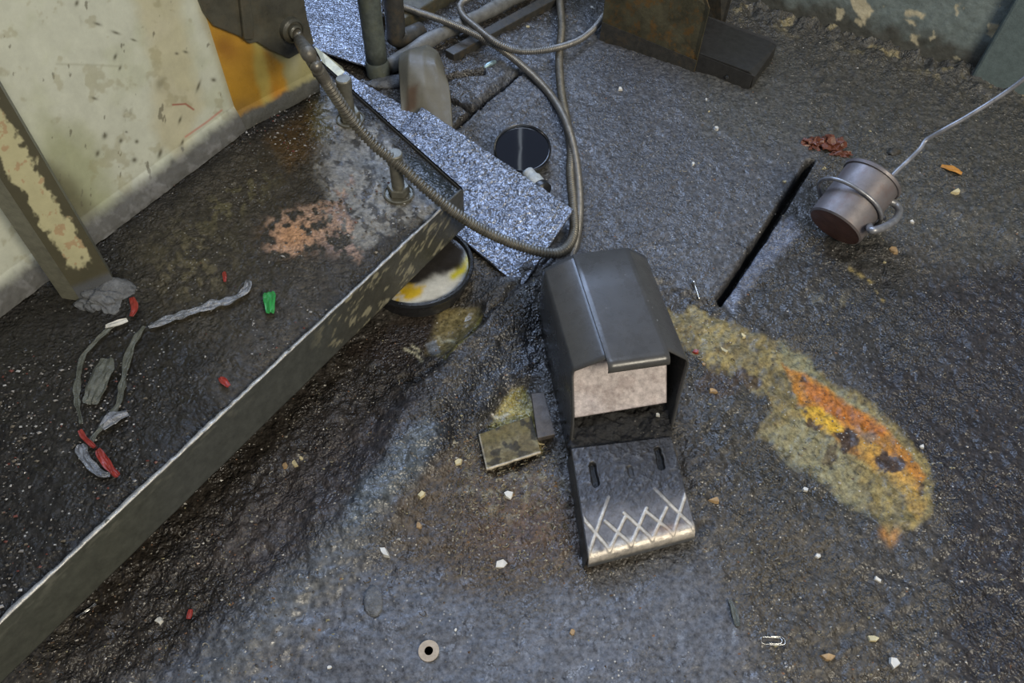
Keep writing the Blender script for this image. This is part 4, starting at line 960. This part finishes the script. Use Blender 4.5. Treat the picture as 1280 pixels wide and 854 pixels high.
CH = [(660, 33, .0075, M_cream, 'cream chip on the floor between the hoses at the top'), (775, 111, .007, M_white, 'largest white chip below the foot switch box'),
      (896, 160, .0075, M_white, 'whitish oval chip in the middle of the upper floor plate'), (883, 124, .004, M_white, 'small white chip just right of the foot switch corner'),
      (886, 139, .004, M_cream, 'small cream chip under the white one below the foot switch'), (740, 9, .007, M_white, 'pale stone left of the foot switch box at the top'),
      (867, 204, .006, M_white, 'round pale chip with a ringed edge on the upper floor plate'), (1031, 209, .0065, M_cream, 'cream chip right beside the top of the floor slot'),
      (981, 227, .005, M_cream, 'tan chip left of the floor slot'), (1088, 164, .005, M_cream, 'cream chip between the rusty wad and the rod'),
      (1140, 277, .006, M_white, 'white chip right of the cylinder handle'), (1196, 240, .014, M_cream, 'large crumbly cream lump at the right under the rod'),
      (1117, 313, .010, M_tan, 'tan chip to the lower right of the cylinder'), (1106, 328, .004, M_cream, 'small chip below the cylinder at the right'),
      (528, 618, .008, M_cream, 'cream chip on the floor left of the brown patch'), (480, 690, .009, M_white, 'greyish white stone on the floor below the ridge'),
      (627, 705, .010, M_white, 'flat whitish chip in the brown patch left of the pedal'), (524, 657, .007, M_tan, 'tan chip below the cream one beside the ridge'),
      (636, 619, .009, M_white, 'silvery lump below the oil-soaked card'), (573, 577, .008, M_cream, 'cream stone left of the oil-soaked card'),
      (894, 625, .010, M_tan, 'tan chip right of the pedal tread'), (892, 488, .008, M_tan, 'tan chip right of the pedal hood'),
      (822, 518, .0045, M_white, 'white chip on the black swarf inside the pedal'), (1097, 724, .006, M_white, 'white chip in the lower right area'),
      (1006, 612, .006, M_white, 'white chip just below the yellow stain'), (1023, 695, .005, M_white, 'white chip left of the other in the lower right area'),
      (1035, 822, .010, M_tan, 'reddish tan chip below and right of the paper clip'), (1117, 828, .010, M_white, 'bluish white chip at the bottom right'),
      (1092, 798, .008, M_cream, 'pale chip between the paper clip and the bottom right corner'), (1152, 558, .005, M_white, 'white chip at the right edge of the orange stain'),
      (570, 787, .003, M_white, 'tiny white chip above and right of the washer'), (412, 834, .004, M_white, 'white chip at the bottom left of the washer'),
      (368, 579, .007, M_cream, 'cream chip on the dark floor under the base plate skirt'), (356, 582, .006, M_tan, 'tan chip beside the cream one under the base plate skirt'),
      (377, 573, .005, M_cream, 'yellowish chip topmost of the three under the skirt'), (199, 775, .007, M_white, 'dim grey pebble on the floor at the lower left'),
      (905, 438, .008, M_cream, 'cream stone on the yellow stain'), (929, 420, .007, M_cream, 'second cream stone on the yellow stain, nearer the slot'),
      (870, 440, .007, M_red, 'small red chip right of the hood'), (880, 455, .005, M_tan, 'tan crumb below the red chip right of the hood'),
      (716, 790, .006, M_tan, 'tan chip on the floor below the pedal'), (640, 238, .0045, M_tan, 'tan crumb lying on the steel sheet')]
for a, b, r_, m_, l_ in CH:
    z_ = None
    if l_.endswith('inside the pedal'): z_ = .040
    if 'lying on the steel sheet' in l_: z_ = .036
    chip(a, b, r_, m_, l_, z=z_)
for (a, b, c_, l_) in ((1190, 212, .5, 'orange splinter at the right edge under the rod'),):
    q_ = on(a, b, .004); tag(strip('orange_splinter', [q_ + Vector((-.018, .012, 0)), q_ + Vector((0, 0, .003)), q_ + Vector((.018, -.012, 0))], .010, M_orange, None, None, .3, 35, .003), l_, 'splinter')
q_ = on(1118, 190, .004); tag(blob('dark_stone', q_, .016, .010, .008, M_dark, None, 45, .4, .5, 3), 'dark lump of grime left of the rod', 'stone')
q_ = on(466, 752, .002); tag(blob('flat_pebble', q_, .012, .022, .005, M_lump, None, 55, .2, .3, 3), 'smooth grey oval pebble pressed into the floor left of the washer', 'pebble')
q_ = on(920, 768, .002); tag(strip('film_scrap', [on(912, 750, .003), on(918, 765, .004), on(922, 784, .003)], .007, M_film, None, None, .3, 37), 'bluish translucent scrap on the floor above the paper clip', 'film')

# ------------------------------------------------------------------ grit
def grit(name, n, sampler, zf, cols, label, rng, rmin=.0008, rmax=.0028, power=2.5):
    vs = []; fs = []; cc = []
    k = 0
    while k < n:
        p_ = sampler(rng)
        if p_ is None: continue
        x_, y_ = p_; r_ = rmin + (rmax - rmin) * rng.random() ** power; z_ = zf(x_, y_)
        c_ = cols[min(int(rng.random() ** 1.6 * len(cols)), len(cols) - 1)]
        b0_ = len(vs); a0_ = rng.random() * 6.28; st_ = rng.uniform(.5, 1.8)
        for j in range(4):
            a_ = a0_ + j * 1.571 + rng.uniform(-.3, .3); vs.append((x_ + r_ * math.cos(a_) * st_, y_ + r_ * math.sin(a_), z_ - r_ * .4 + rng.uniform(-.2, .2) * r_))
        vs.append((x_ + rng.uniform(-.3, .3) * r_, y_, z_ + r_ * rng.uniform(.3, .9)))
        for j in range(4): fs.append((b0_ + j, b0_ + (j + 1) % 4, b0_ + 4))
        cc += [(*c_, rng.random())] * 5; k += 1
    o = meshobj(name, vs, fs, M_grit, None, col=cc); tag(o, label, 'grit', None, 'stuff'); return o
hx = HH
def fzq(x_, y_):
    i = min(max(int((x_ - xs[0]) / step), 0), len(xs) - 1); j = min(max(int((y_ - ys[0]) / step), 0), len(ys) - 1); return float(HH[i, j])
rg = random.Random(11)
def clumpy(x_, y_, sc=.12, seed=5): return float(fbm(np.array(x_), np.array(y_), sc, seed, 3))
def in_poly(px_, py_, poly):
    ins = False; n = len(poly)
    for i in range(n):
        ax_, ay_ = poly[i]; bx_, by_ = poly[(i + 1) % n]
        if (ay_ > py_) != (by_ > py_) and px_ < (bx_ - ax_) * (py_ - ay_) / (by_ - ay_) + ax_: ins = not ins
    return ins
def samp_floor(r):
    a, b = r.uniform(-20, 1300), r.uniform(0, 870)
    q_ = P(a, b); w_ = clumpy(q_[0], q_[1])
    if (q_[0] - wallA[0]) * wn[0] + (q_[1] - wallA[1]) * wn[1] < .06 or q_[1] > 1.95: return None
    sm_ = in_poly(a, b, [(330, 900), (470, 740), (640, 740), (880, 700), (930, 760), (930, 900)])
    if r.random() > (.06 if sm_ else .25) + sstep(.4, .62, np.array(w_)) * (.05 if sm_ else .9): return None
    if in_poly(a, b, [(660, 330), (850, 320), (880, 680), (730, 700)]): return None
    if in_poly(a, b, [(985, 15), (1260, 95), (1400, -50), (900, -50)]): return None
    if in_poly(a, b, SLOT): return None
    return q_[0], q_[1]
gcols = [(.07, .065, .06), (.10, .09, .075), (.16, .14, .11), (.11, .075, .05), (.24, .22, .18), (.30, .27, .16), (.36, .35, .32), (.22, .12, .07), (.52, .50, .46)]
grit('floor_grit', 11000, samp_floor, fzq, gcols, 'fine metal swarf and crumbs strewn over the whole oily floor', rg)
def samp_heavy(r):
    a, b = r.uniform(560, 715), r.uniform(540, 720)
    if r.random() > .5 + .5 * (b < 640): return None
    if a > 650 + (b - 440) * .35: return None
    q_ = P(a, b); return q_[0], q_[1]
grit('crumb_drift', 1500, samp_heavy, fzq, [(.16, .14, .10), (.10, .085, .06), (.28, .25, .18), (.2, .12, .06), (.38, .35, .27)], 'drift of rusty crumbs and curls left of the pedal', rg, .001, .0032)
def samp_tray(r):
    s_ = r.random(); t_ = r.random() * .55; p_ = T1 + e * EL * s_ + g * (t_ + .01)
    a_, b_ = proj(np.array(p_[0]), np.array(p_[1]), np.array(TZ))
    if in_poly(float(a_), float(b_), [(-50, 380), (112, 300), (300, 158), (400, 105), (300, -50), (-50, -50)]): return None
    if clumpy(p_[0], p_[1]) < .38 + .2 * r.random(): return None
    return p_[0], p_[1]
grit('tray_grit', 1900, samp_tray, lambda a, b: TZ + .0005, [(.05, .045, .04), (.09, .08, .07), (.14, .12, .09), (.20, .19, .18), (.32, .31, .30), (.13, .04, .03), (.42, .42, .42)], 'fine swarf and crumbs lying in the grease of the base plate', rg, .0008, .0026)

def curls(name, n, samp, zf, cols, label, rng):
    vs = []; fs = []; cc = []; k = 0
    while k < n:
        p_ = samp(rng)
        if p_ is None or p_[1] > 1.95: continue
        x_, y_ = p_; z_ = zf(x_, y_) + .0006; R0 = rng.uniform(.0015, .0065); a0_ = rng.random() * 6.28; sp = rng.uniform(1.2, 4.5) if R0 < .004 else rng.uniform(.4, 1.8)
        w_ = rng.uniform(.0004, .0009); c_ = cols[int(rng.random() * len(cols))]; m = 7; b0_ = len(vs)
        for j in range(m):
            a_ = a0_ + sp * j / (m - 1); rr2 = R0 * (1 + .25 * math.sin(a_ * 2 + k))
            for q_, h_ in ((-w_, 0), (0, w_ * 1.6), (w_, 0)):
                vs.append((x_ + (rr2 + q_) * math.cos(a_), y_ + (rr2 + q_) * math.sin(a_), z_ + h_ + .0008 * math.sin(j + k)))
        for j in range(m - 1):
            for q_ in (0, 1): fs.append((b0_ + j * 3 + q_, b0_ + j * 3 + q_ + 1, b0_ + j * 3 + q_ + 4, b0_ + j * 3 + q_ + 3))
        cc += [(*c_, .7)] * (m * 3); k += 1
    o = meshobj(name, vs, fs, M_grit, None, col=cc); solid(o, .0004); tag(o, label, 'swarf', None, 'stuff')
def samp_plate(r):
    a, b = r.uniform(560, 1010), r.uniform(60, 380)
    if not in_poly(a, b, [(660, 340), (700, 150), (600, 150), (580, 100), (720, 60), (880, 120), (1000, 190), (890, 370), (840, 340), (800, 315)]): return None
    q_ = P(a, b); return q_[0], q_[1]
curls('swarf_curls', 230, samp_heavy, fzq, [(.30, .26, .17), (.18, .15, .09), (.12, .10, .06), (.40, .36, .26), (.10, .08, .05)], 'pale curly swarf heaped left of the hooded pedal', rg)
curls('swarf_curls', 420, samp_plate, fzq, [(.17, .17, .18), (.26, .26, .28), (.12, .12, .12)], 'grey curly swarf trodden into the upper floor plate', rg)
curls('swarf_curls', 500, samp_floor, fzq, [(.20, .18, .14), (.12, .10, .08), (.30, .28, .24)], 'thin curly swarf scattered over the dark floor', rg)
# ------------------------------------------------------------------ room shell outside the view and light
# ------------------------------------------------------------------ light
def area(name, loc, target, sx, sy, power, col):
    l = bpy.data.lights.new(name, 'AREA'); l.shape = 'RECTANGLE'; l.size = sx; l.size_y = sy; l.energy = power; l.color = col
    o = bpy.data.objects.new(name, l); o.location = loc; o.rotation_euler = (Vector(target) - Vector(loc)).to_track_quat('-Z', 'Y').to_euler(); COL.objects.link(o)
    return o
area('window_light', (-1.1, 3.8, 3.2), (0, .9, 0), 2.8, 1.7, 170, (.50, .66, 1.0))
area('ceiling_light', (.1, 1.25, 3.3), (.1, .6, 0), .9, .6, 26, (.66, .78, 1.0))
area('gauge_streak_light', (-.02, 2.45, 3.2), (0, 1.2, 0), .05, 1.5, .35, (.8, .9, 1.0))  # unseen strip added so the gauge glass reflects a pale bar
area('side_window_light', (1.9, -1.7, 2.6), (-.1, 1.1, 0), 1.4, 1.2, 120, (1.0, .91, .74))
w = bpy.data.worlds.new('room_ambient'); SC.world = w; w.use_nodes = True
bg = w.node_tree.nodes['Background']; bg.inputs[0].default_value = (.70, .80, 1.0, 1); bg.inputs[1].default_value = .20

# ------------------------------------------------------------------ camera object
cd = bpy.data.cameras.new('camera'); cam = bpy.data.objects.new('camera', cd); COL.objects.link(cam)
Mx = Matrix(((R[0][0], R[0][1], R[0][2], CAM[0]), (R[1][0], R[1][1], R[1][2], CAM[1]), (R[2][0], R[2][1], R[2][2], CAM[2]), (0, 0, 0, 1)))
cam.matrix_world = Mx
cd.sensor_fit = 'HORIZONTAL'; cd.sensor_width = 36; cd.lens = 36 * F / 1280; cd.clip_start = .02; cd.clip_end = 50
SC.camera = cam
SC.view_settings.view_transform = 'Standard'; SC.view_settings.look = 'None'; SC.view_settings.gamma = 1
SC.view_settings.exposure = .0; SC.view_settings.use_curve_mapping = False
